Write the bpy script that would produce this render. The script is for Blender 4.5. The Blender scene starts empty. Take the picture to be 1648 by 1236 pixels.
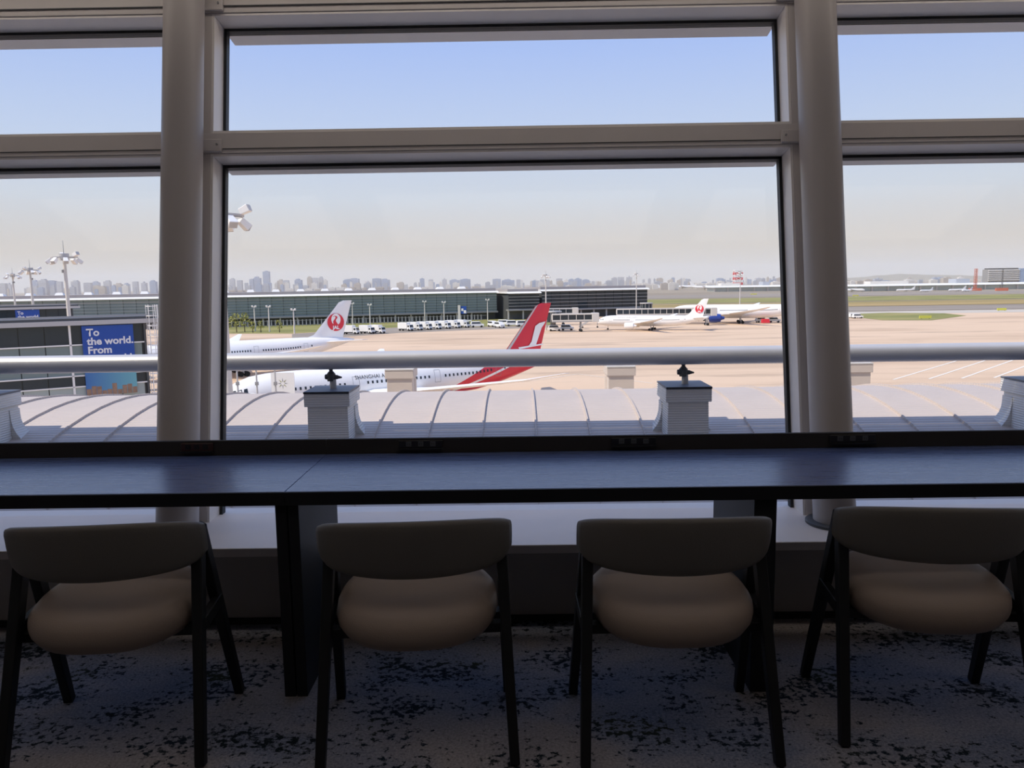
import bpy, bmesh, math, random
from mathutils import Vector, Matrix
random.seed(7)
SC = bpy.context.scene
COL = SC.collection
PI = math.pi
# ------------------------------------------------------------------ camera
FPX = 1270.0
CAMZ = 1.44
PITCH, ROLL, YAW = math.radians(7.226), math.radians(0.845), math.radians(0.518)
FW = Vector((-math.sin(YAW)*math.cos(PITCH), math.cos(YAW)*math.cos(PITCH), -math.sin(PITCH)))
R0 = Vector((math.cos(YAW), math.sin(YAW), 0)); U0 = R0.cross(FW)
RT = R0*math.cos(ROLL) - U0*math.sin(ROLL)
UP = U0*math.cos(ROLL) + R0*math.sin(ROLL)
CAM = Vector((0, 0, CAMZ))
cd = bpy.data.cameras.new('camera'); cam = bpy.data.objects.new('camera', cd); COL.objects.link(cam)
cd.sensor_width = 36; cd.lens = FPX*36/1648; cd.clip_start = 0.05; cd.clip_end = 40000
m = Matrix((RT, UP, -FW)).transposed().to_4x4(); m.translation = CAM
cam.matrix_world = m; SC.camera = cam
# ------------------------------------------------------------------ sky, sun, exposure
SC.view_settings.view_transform = 'Standard'; SC.view_settings.look = 'None'
SC.view_settings.gamma = 1.0; SC.view_settings.use_curve_mapping = False
SC.view_settings.exposure = 0.0
w = bpy.data.worlds.new('sky'); SC.world = w; w.use_nodes = True
nt = w.node_tree; nt.nodes.clear()
tc = nt.nodes.new('ShaderNodeTexCoord'); sp = nt.nodes.new('ShaderNodeSeparateXYZ')
asn = nt.nodes.new('ShaderNodeMath'); asn.operation = 'ARCSINE'
mr = nt.nodes.new('ShaderNodeMapRange'); mr.inputs[1].default_value = 0; mr.inputs[2].default_value = PI/2
cr = nt.nodes.new('ShaderNodeValToRGB'); bg = nt.nodes.new('ShaderNodeBackground'); wo = nt.nodes.new('ShaderNodeOutputWorld')
nt.links.new(tc.outputs['Generated'], sp.inputs[0]); nt.links.new(sp.outputs[2], asn.inputs[0])
nt.links.new(asn.outputs[0], mr.inputs[0]); nt.links.new(mr.outputs[0], cr.inputs[0])
nt.links.new(cr.outputs[0], bg.inputs[0]); nt.links.new(bg.outputs[0], wo.inputs[0])
bg.inputs[1].default_value = 1.12
def srgb(r, g, b):
    f = lambda c: (c/255/12.92 if c/255 <= 0.04045 else ((c/255+0.055)/1.055)**2.4)
    return (f(r), f(g), f(b), 1)
stops = [(0.0, srgb(201, 190, 177)), (2.5, srgb(203, 194, 184)), (6, srgb(200, 208, 219)), (10, srgb(187, 203, 231)),
         (16, srgb(165, 188, 237)), (25, srgb(152, 178, 234)), (50, srgb(150, 176, 232)), (90, srgb(150, 176, 232))]
el = cr.color_ramp.elements
while len(el) < len(stops): el.new(0.5)
for e, (a, c) in zip(el, stops): e.position = a/90; e.color = c
SUN_EL = math.radians(50); sh = Vector((-1, -0.45)).normalized()
SUNV = Vector((sh.x*math.cos(SUN_EL), sh.y*math.cos(SUN_EL), math.sin(SUN_EL)))
sl = bpy.data.lights.new('sun', 'SUN'); so = bpy.data.objects.new('sun', sl); COL.objects.link(so)
sl.energy = 4.3; sl.angle = math.radians(0.53); sl.color = (1.0, 0.89, 0.74)
so.rotation_euler = SUNV.to_track_quat('Z', 'Y').to_euler()

# ------------------------------------------------------------------ helpers
AZ = CAMZ - 20.7                       # level of the airport apron below the lounge floor
def pray(px, py): return FW + RT*((px-824)/FPX) - UP*((py-618)/FPX)
def gnd(px, py, z=None):
    r = pray(px, py); z = AZ if z is None else z
    return CAM + r*((z-CAMZ)/r.z)
def at(px, py, Y):
    r = pray(px, py); return CAM + r*(Y/r.y)
def hit(px, py, P, n):
    r = pray(px, py); return CAM + r*((P-CAM).dot(n)/r.dot(n))
def horizon(px): return 457.0 - 0.01475*(px-824)

def mat(name, col, rough=0.6, metal=0.0, var=0.06, scale=8.0, bump=0.0, bscale=60.0, spec=0.5, emit=None, coat=0):
    mt = bpy.data.materials.new(name); mt.use_nodes = True
    n = mt.node_tree; b = n.nodes['Principled BSDF']
    b.inputs['Roughness'].default_value = rough; b.inputs['Metallic'].default_value = metal
    b.inputs['Specular IOR Level'].default_value = spec
    if coat: b.inputs['Coat Weight'].default_value = coat
    tcn = n.nodes.new('ShaderNodeTexCoord')
    if var > 0:
        nz = n.nodes.new('ShaderNodeTexNoise'); nz.inputs['Scale'].default_value = scale; nz.inputs['Detail'].default_value = 4
        mx = n.nodes.new('ShaderNodeMix'); mx.data_type = 'RGBA'
        mx.inputs[6].default_value = tuple(c*(1-var) for c in col[:3]) + (1,)
        mx.inputs[7].default_value = tuple(min(1, c*(1+var)) for c in col[:3]) + (1,)
        n.links.new(tcn.outputs['Object'], nz.inputs['Vector']); n.links.new(nz.outputs['Fac'], mx.inputs[0])
        n.links.new(mx.outputs[2], b.inputs['Base Color'])
    else: b.inputs['Base Color'].default_value = tuple(col[:3]) + (1,)
    if bump > 0:
        nb = n.nodes.new('ShaderNodeTexNoise'); nb.inputs['Scale'].default_value = bscale; nb.inputs['Detail'].default_value = 3
        bn = n.nodes.new('ShaderNodeBump'); bn.inputs['Strength'].default_value = bump; bn.inputs['Distance'].default_value = 0.01
        n.links.new(tcn.outputs['Object'], nb.inputs['Vector']); n.links.new(nb.outputs['Fac'], bn.inputs['Height'])
        n.links.new(bn.outputs[0], b.inputs['Normal'])
    return mt
def nd(n, t, **kw):
    x = n.nodes.new(t)
    for k, v in kw.items(): setattr(x, k, v)
    return x
def ramp(n, fac, pts):
    r = n.nodes.new('ShaderNodeValToRGB'); e = r.color_ramp.elements
    while len(e) < len(pts): e.new(0.5)
    for q, (p, c) in zip(e, pts): q.position = p; q.color = tuple(c[:3]) + (1,)
    n.links.new(fac, r.inputs[0]); return r.outputs[0]
def mixc(n, fac, a, b):
    x = n.nodes.new('ShaderNodeMix'); x.data_type = 'RGBA'
    if hasattr(fac, 'links'): n.links.new(fac, x.inputs[0])
    else: x.inputs[0].default_value = fac
    for i, q in ((6, a), (7, b)):
        if hasattr(q, 'links'): n.links.new(q, x.inputs[i])
        else: x.inputs[i].default_value = tuple(q[:3]) + (1,)
    return x.outputs[2]
def noise(n, vec, scale, detail=4, rough=0.5):
    x = n.nodes.new('ShaderNodeTexNoise'); x.inputs['Scale'].default_value = scale
    x.inputs['Detail'].default_value = detail; x.inputs['Roughness'].default_value = rough
    n.links.new(vec, x.inputs['Vector']); return x.outputs['Fac']
def mapping(n, vec, scale):
    x = n.nodes.new('ShaderNodeMapping'); x.inputs['Scale'].default_value = scale
    n.links.new(vec, x.inputs['Vector']); return x.outputs[0]

class MB:
    def __init__(s): s.v = []; s.f = []
    def add(s, vs, fs):
        o = len(s.v); s.v += [tuple(q) for q in vs]; s.f += [tuple(i+o for i in q) for q in fs]; return s
    def box(s, x0, x1, y0, y1, z0, z1):
        return s.add([(x0,y0,z0),(x1,y0,z0),(x1,y1,z0),(x0,y1,z0),(x0,y0,z1),(x1,y0,z1),(x1,y1,z1),(x0,y1,z1)],
                     [(0,3,2,1),(4,5,6,7),(0,1,5,4),(1,2,6,5),(2,3,7,6),(3,0,4,7)])
    def hexa(s, p):   # 8 points bottom loop, top loop
        return s.add(p, [(0,3,2,1),(4,5,6,7),(0,1,5,4),(1,2,6,5),(2,3,7,6),(3,0,4,7)])
    def bar(s, a, b, wx, wz, up=(0,0,1), w2=None, z2=None):
        a = Vector(a); b = Vector(b); d = (b-a).normalized(); u = Vector(up)
        sd = d.cross(u)
        if sd.length < 1e-4: sd = d.cross(Vector((0,1,0)))
        sd.normalize(); u = sd.cross(d)
        w2 = wx if w2 is None else w2; z2 = wz if z2 is None else z2
        p = []
        for q, ww, zz in ((a, wx, wz), (b, w2, z2)):
            for i, j in ((-1,-1),(1,-1),(1,1),(-1,1)): p.append(q + sd*(i*ww/2) + u*(j*zz/2))
        return s.hexa(p)
    def cyl(s, a, b, r0, r1=None, n=16, caps=True):
        a = Vector(a); b = Vector(b); r1 = r0 if r1 is None else r1
        d = (b-a).normalized(); t = Vector((0,0,1)) if abs(d.z) < 0.9 else Vector((1,0,0))
        e = d.cross(t).normalized(); g = d.cross(e)
        vs = []
        for q, r in ((a, r0), (b, r1)):
            for i in range(n):
                an = 2*PI*i/n; vs.append(q + e*(r*math.cos(an)) + g*(r*math.sin(an)))
        fs = [(i, (i+1) % n, n+(i+1) % n, n+i) for i in range(n)]
        if caps: fs += [tuple(range(n))[::-1], tuple(range(n, 2*n))]
        return s.add(vs, fs)
    def rings(s, rs, caps=True, closed=True):
        n = len(rs[0]); vs = [q for r in rs for q in r]; fs = []
        for k in range(len(rs)-1):
            for i in range(n if closed else n-1):
                j = (i+1) % n
                fs.append((k*n+i, k*n+j, (k+1)*n+j, (k+1)*n+i))
        if caps and closed: fs += [tuple(range(n))[::-1], tuple(range((len(rs)-1)*n, len(rs)*n))]
        return s.add(vs, fs)
    def prism(s, pts, y0, y1, axis='y'):  # polygon (a,b) extruded
        n = len(pts)
        mk = {'y': lambda a,b,c: (a,c,b), 'x': lambda a,b,c: (c,a,b), 'z': lambda a,b,c: (a,b,c)}[axis]
        vs = [mk(a,b,y0) for a,b in pts] + [mk(a,b,y1) for a,b in pts]
        fs = [tuple(range(n)), tuple(range(n, 2*n))[::-1]] + [(i, n+i, n+(i+1) % n, (i+1) % n) for i in range(n)]
        return s.add(vs, fs)
    def sphere(s, c, r, n=10, sc=(1,1,1)):
        rs = []
        for k in range(1, n):
            ph = PI*k/n
            rs.append([(c[0]+sc[0]*r*math.sin(ph)*math.cos(2*PI*i/(2*n)), c[1]+sc[1]*r*math.sin(ph)*math.sin(2*PI*i/(2*n)), c[2]-sc[2]*r*math.cos(ph)) for i in range(2*n)])
        return s.rings(rs)
    def build(s, name, mt, parent=None, smooth=False, bevel=0, seg=2):
        me = bpy.data.meshes.new(name); me.from_pydata(s.v, [], s.f)
        bm = bmesh.new(); bm.from_mesh(me); bmesh.ops.recalc_face_normals(bm, faces=bm.faces)
        bm.to_mesh(me); bm.free()
        if smooth:
            for p in me.polygons: p.use_smooth = True
            if smooth != 'all':
                try: me.set_sharp_from_angle(angle=math.radians(40))
                except Exception: pass
        o = bpy.data.objects.new(name, me); COL.objects.link(o)
        if mt: me.materials.append(mt)
        if parent: o.parent = parent
        if bevel:
            b = o.modifiers.new('bevel', 'BEVEL'); b.width = bevel; b.segments = seg; b.limit_method = 'ANGLE'
        return o
def link(name, me, parent=None, loc=None, rot=None, sc=None):
    o = bpy.data.objects.new(name, me); COL.objects.link(o)
    if parent: o.parent = parent
    if loc is not None: o.location = loc
    if rot is not None: o.rotation_euler = rot
    if sc is not None: o.scale = sc
    return o
def tag(o, label, cat, group=None, kind=None):
    o['label'] = label; o['category'] = cat
    if group: o['group'] = group
    if kind: o['kind'] = kind
    return o
def struct(o, label=None):
    o['kind'] = 'structure'
    if label: o['label'] = label
    return o
def empty(name, loc=(0,0,0), rz=0, sc=1):
    o = bpy.data.objects.new(name, None); COL.objects.link(o); o.location = loc
    o.rotation_euler = (0,0,rz); o.scale = (sc,)*3; o.empty_display_size = 0.1
    return o
def copy_tree(o, parent=None):
    c = o.copy(); COL.objects.link(c); c.parent = parent
    for ch in [q for q in o.children]: copy_tree(ch, c)
    return c
def text_mesh(body, size, extrude=0.0, offset=0.0, align='LEFT', spacing=1.0):
    cu = bpy.data.curves.new('lettering', 'FONT'); cu.body = body; cu.size = size; cu.extrude = extrude
    cu.offset = offset; cu.align_x = align; cu.space_character = spacing; cu.resolution_u = 3
    ob = bpy.data.objects.new('lettering', cu); COL.objects.link(ob)
    bpy.context.view_layer.update()
    dg = bpy.context.evaluated_depsgraph_get()
    me = bpy.data.meshes.new_from_object(ob.evaluated_get(dg)); me.name = 'lettering'
    bpy.data.objects.remove(ob); return me

# ------------------------------------------------------------------ materials
M = {}
M['alu'] = mat('painted_aluminium', (0.64,0.60,0.585), 0.45, 0.0, 0.03)
M['reveal'] = mat('anodised_reveal', (0.88,0.845,0.815), 0.35, 0.0, 0.03)
M['gasket'] = mat('black_gasket', (0.006,0.008,0.01), 0.5, var=0.05)
M['column'] = mat('column_paint', (0.46,0.43,0.42), 0.4, 0.0, 0.02)
M['sill'] = mat('sill_laminate', (0.88,0.82,0.78), 0.5, var=0.03, spec=0.3)
M['kneewall'] = mat('knee_wall_panel', (0.40,0.38,0.37), 0.6, var=0.03)
M['black'] = mat('black_skirting', (0.01,0.01,0.011), 0.6)
M['wall'] = mat('room_wall', (0.72,0.68,0.65), 0.8)
M['ceil'] = mat('room_ceiling', (0.80,0.78,0.76), 0.8)
M['extwall'] = mat('pale_cladding', (0.15,0.16,0.18), 0.4, var=0.05)
M['blackwood'] = mat('black_stained_ash', (0.008,0.009,0.011), 0.5, var=0.2, scale=30, spec=0.3)
M['desk_edge'] = mat('desk_edge_black', (0.008,0.009,0.012), 0.5, var=0.1, spec=0.3)
M['upstand'] = mat('upstand_black', (0.03,0.027,0.026), 0.6, var=0.1, spec=0.3)
M['seatvinyl'] = mat('beige_upholstery', (0.235,0.185,0.155), 0.55, var=0.04, bump=0.1, bscale=250, spec=0.35)
M['backvinyl'] = mat('taupe_upholstery', (0.125,0.118,0.108), 0.5, var=0.04, bump=0.1, bscale=250, spec=0.35)
M['socket'] = mat('socket_black', (0.012,0.012,0.014), 0.4)
M['socket_red'] = mat('socket_maroon', (0.045,0.018,0.016), 0.4)
M['capslate'] = mat('slate_cap', (0.13,0.145,0.175), 0.5)
M['capedge'] = mat('cap_rubber', (0.02,0.022,0.026), 0.6)
M['clamp'] = mat('cast_iron_clamp', (0.09,0.095,0.10), 0.5, 0.4)
M['pipe'] = mat('galvanised_pipe', (0.62,0.62,0.64), 0.40, 0.35, 0.08, 3)
M['white'] = mat('white_paint', (0.86,0.845,0.815), 0.35, var=0.02)
M['fuse'] = mat('aircraft_white', (0.90,0.885,0.86), 0.3, var=0.015, scale=0.3)
M['offwhite'] = mat('off_white', (0.66,0.63,0.58), 0.5)
M['red'] = mat('livery_red', (0.70,0.03,0.055), 0.35, var=0.03)
M['navy'] = mat('engine_blue', (0.025,0.06,0.30), 0.35)
M['grey'] = mat('mid_grey_metal', (0.30,0.30,0.30), 0.5)
M['lgrey'] = mat('light_grey_metal', (0.50,0.49,0.48), 0.5)
M['dgrey'] = mat('dark_grey_metal', (0.08,0.085,0.09), 0.5)
M['tyre'] = mat('tyre_rubber', (0.015,0.015,0.015), 0.8)
M['dark'] = mat('dark_window', (0.02,0.025,0.03), 0.2)
M['glassdark'] = mat('dark_glazing', (0.028,0.04,0.05), 0.12, var=0.15, scale=0.15, spec=0.4)
M['glassteal'] = mat('teal_glazing', (0.20,0.255,0.25), 0.2, var=0.35, scale=0.06, spec=0.35)
M['glassteal2'] = mat('pale_teal_glazing', (0.36,0.42,0.41), 0.3, var=0.2, scale=0.1)
M['roofgrey'] = mat('roof_membrane', (0.36,0.33,0.32), 0.7, var=0.1, scale=0.1)
M['banner'] = mat('banner_blue', (0.016,0.075,0.36), 0.6, var=0.03)
M['print'] = mat('print_white', (0.80,0.80,0.82), 0.6, var=0.01)
M['leaf'] = mat('leaf_green', (0.30,0.30,0.08), 0.8, var=0.4, scale=1.5)
M['bark'] = mat('bark', (0.10,0.075,0.05), 0.9)
M['yellow'] = mat('sign_yellow', (0.62,0.60,0.10), 0.6)
M['orange'] = mat('aviation_orange', (0.62,0.14,0.07), 0.6)
M['cityA'] = mat('tower_blue_grey', (0.27,0.36,0.50), 0.5, var=0.15, scale=0.02)
M['cityB'] = mat('tower_beige', (0.50,0.45,0.40), 0.6, var=0.15, scale=0.02)
M['cityC'] = mat('tower_grey', (0.42,0.45,0.50), 0.6, var=0.15, scale=0.02)
M['cityW'] = mat('tower_white', (0.70,0.67,0.62), 0.6, var=0.1, scale=0.02)
M['hill'] = mat('wooded_hill', (0.07,0.09,0.06), 0.9, var=0.3, scale=0.01)

def glass_mat():
    mt = bpy.data.materials.new('window_glass'); mt.use_nodes = True; n = mt.node_tree; n.nodes.clear()
    o = nd(n, 'ShaderNodeOutputMaterial'); t = nd(n, 'ShaderNodeBsdfTransparent'); g = nd(n, 'ShaderNodeBsdfGlossy')
    t.inputs[0].default_value = (0.98,0.988,0.988,1); g.inputs['Roughness'].default_value = 0.0
    fr = nd(n, 'ShaderNodeFresnel'); fr.inputs[0].default_value = 1.45
    ge = nd(n, 'ShaderNodeNewGeometry')   # the far face of the slab adds no second reflection
    f1 = nd(n, 'ShaderNodeMath', operation='SUBTRACT'); f1.use_clamp = True
    n.links.new(fr.outputs[0], f1.inputs[0]); n.links.new(ge.outputs['Backfacing'], f1.inputs[1])
    x = nd(n, 'ShaderNodeMixShader'); n.links.new(f1.outputs[0], x.inputs[0]); n.links.new(t.outputs[0], x.inputs[1]); n.links.new(g.outputs[0], x.inputs[2])
    n.links.new(x.outputs[0], o.inputs[0]); return mt
M['glass'] = glass_mat()

def carpet_mat():
    mt = bpy.data.materials.new('patterned_carpet'); mt.use_nodes = True; n = mt.node_tree; b = n.nodes['Principled BSDF']
    b.inputs['Roughness'].default_value = 0.95; b.inputs['Specular IOR Level'].default_value = 0.1
    t = nd(n, 'ShaderNodeTexCoord').outputs['Object']
    big = noise(n, mapping(n, t, (1.0,1.6,1)), 1.5, 3)
    base = ramp(n, big, [(0.40, (0.36,0.32,0.305)), (0.50, (0.26,0.265,0.31)), (0.60, (0.14,0.18,0.27))])
    fine = noise(n, t, 110, 4, 0.7)
    base = mixc(n, ramp(n, fine, [(0.35,(0,0,0)),(0.65,(1,1,1))]), mixc(n, 0.45, base, (0.06,0.06,0.07)), mixc(n, 0.4, base, (0.46,0.42,0.41)))
    patch = noise(n, mapping(n, t, (1.0,1.5,1)), 3.2, 2)
    bl = noise(n, mapping(n, t, (1.0,1.15,1)), 36, 6, 0.66)
    ad = nd(n, 'ShaderNodeMath', operation='MULTIPLY_ADD'); ad.inputs[1].default_value = 0.55
    n.links.new(patch, ad.inputs[0]); n.links.new(bl, ad.inputs[2])
    msk = ramp(n, ad.outputs[0], [(0.825, (0,0,0)), (0.885, (1,1,1))])
    tone = ramp(n, noise(n, t, 2.3, 2), [(0.42, (0.012,0.018,0.02)), (0.55, (0.012,0.02,0.03)), (0.65, (0.03,0.035,0.02))])
    c = mixc(n, msk, base, tone)
    n.links.new(c, b.inputs['Base Color'])
    bp = nd(n, 'ShaderNodeBump'); bp.inputs['Strength'].default_value = 0.5; bp.inputs['Distance'].default_value = 0.004
    n.links.new(noise(n, t, 400, 2), bp.inputs['Height']); n.links.new(bp.outputs[0], b.inputs['Normal'])
    return mt
M['carpet'] = carpet_mat()

def desk_mat():
    mt = bpy.data.materials.new('dark_wood_laminate'); mt.use_nodes = True; n = mt.node_tree; b = n.nodes['Principled BSDF']
    b.inputs['Specular IOR Level'].default_value = 0.9
    t = nd(n, 'ShaderNodeTexCoord').outputs['Object']
    g = noise(n, mapping(n, t, (2.5,90,20)), 1.0, 5, 0.6)
    c = ramp(n, g, [(0.3, (0.050,0.075,0.18)), (0.7, (0.090,0.13,0.29))])
    n.links.new(c, b.inputs['Base Color'])
    r = ramp(n, g, [(0.3, (0.24,)*3), (0.7, (0.34,)*3)]); n.links.new(r, b.inputs['Roughness'])
    bp = nd(n, 'ShaderNodeBump'); bp.inputs['Strength'].default_value = 0.12; bp.inputs['Distance'].default_value = 0.002
    n.links.new(g, bp.inputs['Height']); n.links.new(bp.outputs[0], b.inputs['Normal'])
    return mt
M['desk'] = desk_mat()

def roof_mat(name='ribbed_roof_sheet', axis='Y', scale=6.5, tone=((0.52,0.45,0.405),(0.60,0.52,0.47))):
    mt = bpy.data.materials.new(name); mt.use_nodes = True; n = mt.node_tree; b = n.nodes['Principled BSDF']
    b.inputs['Roughness'].default_value = 0.5
    t = nd(n, 'ShaderNodeTexCoord').outputs['Object']
    wv = nd(n, 'ShaderNodeTexWave', wave_type='BANDS', bands_direction=axis); wv.inputs['Scale'].default_value = scale
    wv.inputs['Distortion'].default_value = 0.15
    n.links.new(t, wv.inputs['Vector'])
    c = ramp(n, noise(n, t, 1.2, 4), [(0.3, tone[0]), (0.7, tone[1])])
    n.links.new(c, b.inputs['Base Color'])
    bp = nd(n, 'ShaderNodeBump'); bp.inputs['Strength'].default_value = 0.6; bp.inputs['Distance'].default_value = 0.006
    n.links.new(wv.outputs['Fac'], bp.inputs['Height']); n.links.new(bp.outputs[0], b.inputs['Normal'])
    return mt
M['roofsheet'] = roof_mat()
M['farped'] = mat('cream_sheet_metal', (0.66,0.575,0.50), 0.5)
M['pedestal'] = roof_mat('ribbed_pedestal_cladding', 'Z', 16.0, ((0.70,0.69,0.67),(0.78,0.77,0.75)))

def ground_mat(name, cols, sc=(0.006,0.02,1), stain=0.0):
    mt = bpy.data.materials.new(name); mt.use_nodes = True; n = mt.node_tree; b = n.nodes['Principled BSDF']
    b.inputs['Roughness'].default_value = 0.9; b.inputs['Specular IOR Level'].default_value = 0.15
    t = nd(n, 'ShaderNodeTexCoord').outputs['Object']
    g = noise(n, mapping(n, t, sc), 1.0, 6, 0.6)
    k = len(cols); c = ramp(n, g, [(0.32+0.36*i/(k-1), q) for i, q in enumerate(cols)])
    if stain:
        s2 = noise(n, mapping(n, t, (0.02,0.09,1)), 1.0, 5, 0.6)
        msk = ramp(n, s2, [(0.55, (0,0,0)), (0.75, (stain,)*3)])
        c = mixc(n, msk, c, (0.16,0.12,0.10))
    n.links.new(c, b.inputs['Base Color']); return mt
M['apron'] = ground_mat('apron_concrete', [(0.47,0.335,0.235),(0.65,0.485,0.345),(0.70,0.525,0.38)], (0.006,0.028,1), 0.5)
M['field'] = ground_mat('airfield_ground', [(0.25,0.21,0.165),(0.31,0.26,0.20),(0.38,0.315,0.23)], (0.0015,0.010,1))
M['grass'] = ground_mat('short_grass', [(0.19,0.195,0.065),(0.26,0.255,0.095),(0.36,0.31,0.13)], (0.02,0.05,1))
M['drygrass'] = ground_mat('dry_grass', [(0.22,0.20,0.09),(0.36,0.27,0.12),(0.42,0.31,0.15)], (0.006,0.02,1))
M['asphalt'] = ground_mat('asphalt', [(0.27,0.235,0.20),(0.34,0.295,0.25)], (0.01,0.04,1))
M['paleline'] = mat('pale_concrete_strip', (0.52,0.47,0.40), 0.9, var=0.1, scale=0.05)
M['paint'] = mat('white_road_paint', (0.80,0.76,0.68), 0.8)

# ================================================================== the lounge shell
CX = -0.074; BAY = 3.0
XL, XR = CX-4.5-0.12, CX+4.5+0.12
TH = math.atan(0.1893)
SD = Vector((0, math.sin(TH), math.cos(TH))); WD = Vector((0, math.cos(TH), -math.sin(TH)))
FO = Vector((CX, 3.488, 0.33))
def fp(u, w_, s): return FO + Vector((u,0,0)) + WD*w_ + SD*s
def fbox(mb, u0, u1, w0, w1, s0, s1):
    return mb.hexa([fp(u0,w0,s0), fp(u1,w0,s0), fp(u1,w1,s0), fp(u0,w1,s0), fp(u0,w0,s1), fp(u1,w0,s1), fp(u1,w1,s1), fp(u0,w1,s1)])
struct(MB().box(XL-0.1, XR+0.1, -6.0, 3.26, -0.12, 0).build('floor', M['carpet']))
CEILZ = 3.25
struct(MB().box(XL-0.1, XR+0.1, -6.0, 4.15, CEILZ, CEILZ+0.15).build('ceiling', M['ceil']))
struct(MB().box(XL-0.1, XR+0.1, -6.1, -6.0, -0.12, CEILZ+0.15).build('wall_back', M['wall']))
struct(MB().box(XL-0.1, XL, -6.0, 4.4, -1.6, CEILZ+0.15).build('wall_left', M['wall']))
struct(MB().box(XR, XR+0.1, -6.0, 4.4, -1.6, CEILZ+0.15).build('wall_right', M['wall']))
wf = MB().box(XL, XR, 3.26, 3.40, 0.0, 0.30)
struct(wf.build('wall_front', M['kneewall']))
struct(MB().box(XL, XR, 3.41, 3.86, -1.6, 0.30).build('wall_outer', M['kneewall']))
struct(MB().box(XL, XR, 3.235, 3.259, 0.0, 0.022).build('baseboard_front', M['black']))
struct(MB().box(XL, XR, 3.235, 3.86, 0.302, 0.34).build('trim_1', M['sill'], bevel=0.004), 'pale window sill board')

# ---- facade frame: mullion posts, head beam, transom (leaning outward)
S_BOT, S_TR0, S_TR1, S_HEAD = 0.015, 1.815, 1.918, 2.522
HALF = 0.084
beam = struct(fbox(MB(), XL-CX, XR-CX, 0.12, 0.36, S_HEAD, 3.03).build('trim_2', M['alu'], bevel=0.003), 'grey head beam above the windows')
fbox(MB(), XL-CX, XR-CX, 0.112, 0.1185, S_HEAD+0.03, S_HEAD+0.034).build('groove', M['dgrey'], beam)
tran = struct(fbox(MB(), XL-CX, XR-CX, 0.12, 0.295, S_TR0, S_TR1).build('trim_3', M['alu'], bevel=0.003), 'grey transom between upper and lower windows')
fbox(MB(), XL-CX, XR-CX, 0.116, 0.1195, S_TR0+0.021, S_TR0+0.024).build('groove', M['dgrey'], tran)
tn = 4
for i, u in enumerate((-4.5, -1.5, 1.5, 4.5)):
    for s0, s1 in ((S_BOT, S_TR0-0.001), (S_TR1+0.001, S_HEAD-0.001)):
        o = fbox(MB(), u-HALF, u+HALF, 0.125, 0.295, s0, s1).build('trim_%d' % tn, M['alu'], bevel=0.002); tn += 1
        struct(o, 'grey mullion post')
    for par, s in ((beam, S_HEAD+0.005), (tran, S_TR0+0.004)):
        pl = fbox(MB(), u-0.145, u+0.145, 0.10, 0.1195, s, s+0.062).build('bracket', M['alu'], par, bevel=0.004)
        for q in (-0.125, 0.125):
            MB().cyl(fp(u+q, 0.099, s+0.034), fp(u+q, 0.093, s+0.034), 0.005, n=8).build('bolt', M['grey'], pl)
# windows
wn = 1
for bi, uc in enumerate((-3.0, 0.0, 3.0)):
    for lv, (s0, s1) in enumerate(((S_BOT, S_TR0), (S_TR1, S_HEAD))):
        win = empty('window_%d' % wn, fp(uc, 0.27, s0)); wn += 1; win['kind'] = 'structure'
        inv = Matrix.Translation(-Vector(win.location))
        def part(mb, nm, mt, bev=0):
            o = mb.build(nm, mt, win, bevel=bev); o.matrix_parent_inverse = inv; return o
        u0, u1 = uc-1.5+HALF+0.001, uc+1.5-HALF-0.001; t = 0.012
        e = 0.0012
        part(fbox(MB(), u0, u0+t, 0.126, 0.285, s0+e, s1-e), 'jamb', M['reveal'])
        part(fbox(MB(), u1-t, u1, 0.126, 0.285, s0+e, s1-e), 'jamb', M['reveal'])
        part(fbox(MB(), u0+t+e, u1-t-e, 0.126, 0.285, s1-t, s1-e), 'frame_head', M['reveal'])
        part(fbox(MB(), u0+t+e, u1-t-e, 0.126, 0.285, s0+e, s0+t), 'frame_sill', M['reveal'])
        a0, a1, b0, b1, g = u0+t+e, u1-t-e, s0+t+e, s1-t-e, 0.014
        gm = MB()
        fbox(gm, a0, a0+g, 0.25, 0.29, b0, b1); fbox(gm, a1-g, a1, 0.25, 0.29, b0, b1)
        fbox(gm, a0+g, a1-g, 0.25, 0.29, b1-g, b1); fbox(gm, a0+g, a1-g, 0.25, 0.29, b0, b0+0.006)
        part(gm, 'gasket', M['gasket'])
        part(fbox(MB(), a0+g+e, a1-g-e, 0.262, 0.274, b0+0.0075, b1-g-e), 'pane', M['glass'])
        if lv == 1: part(fbox(MB(), a0+.002, a1-.002, 0.30, 0.40, b1-0.012, b1+0.010), 'outer_ledge', M['reveal'])
        else: part(fbox(MB(), a0+.002, a1-.002, 0.30, 0.37, b1-0.012, b1+0.010), 'outer_ledge', M['reveal'])
# ---- storey above, whose top edge shades the near roof
struct(MB().box(-18, 14, 4.0, 4.42, CEILZ+0.16, 6.85).build('wall_upper', M['extwall']))
for nm, a, b in (('wall_outer_left', -18, XL-0.101), ('wall_outer_right', XR+0.101, 14)):
    struct(MB().box(a, b, 3.7, 4.1, -1.6, CEILZ+0.15).build(nm, M['extwall']))
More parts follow.
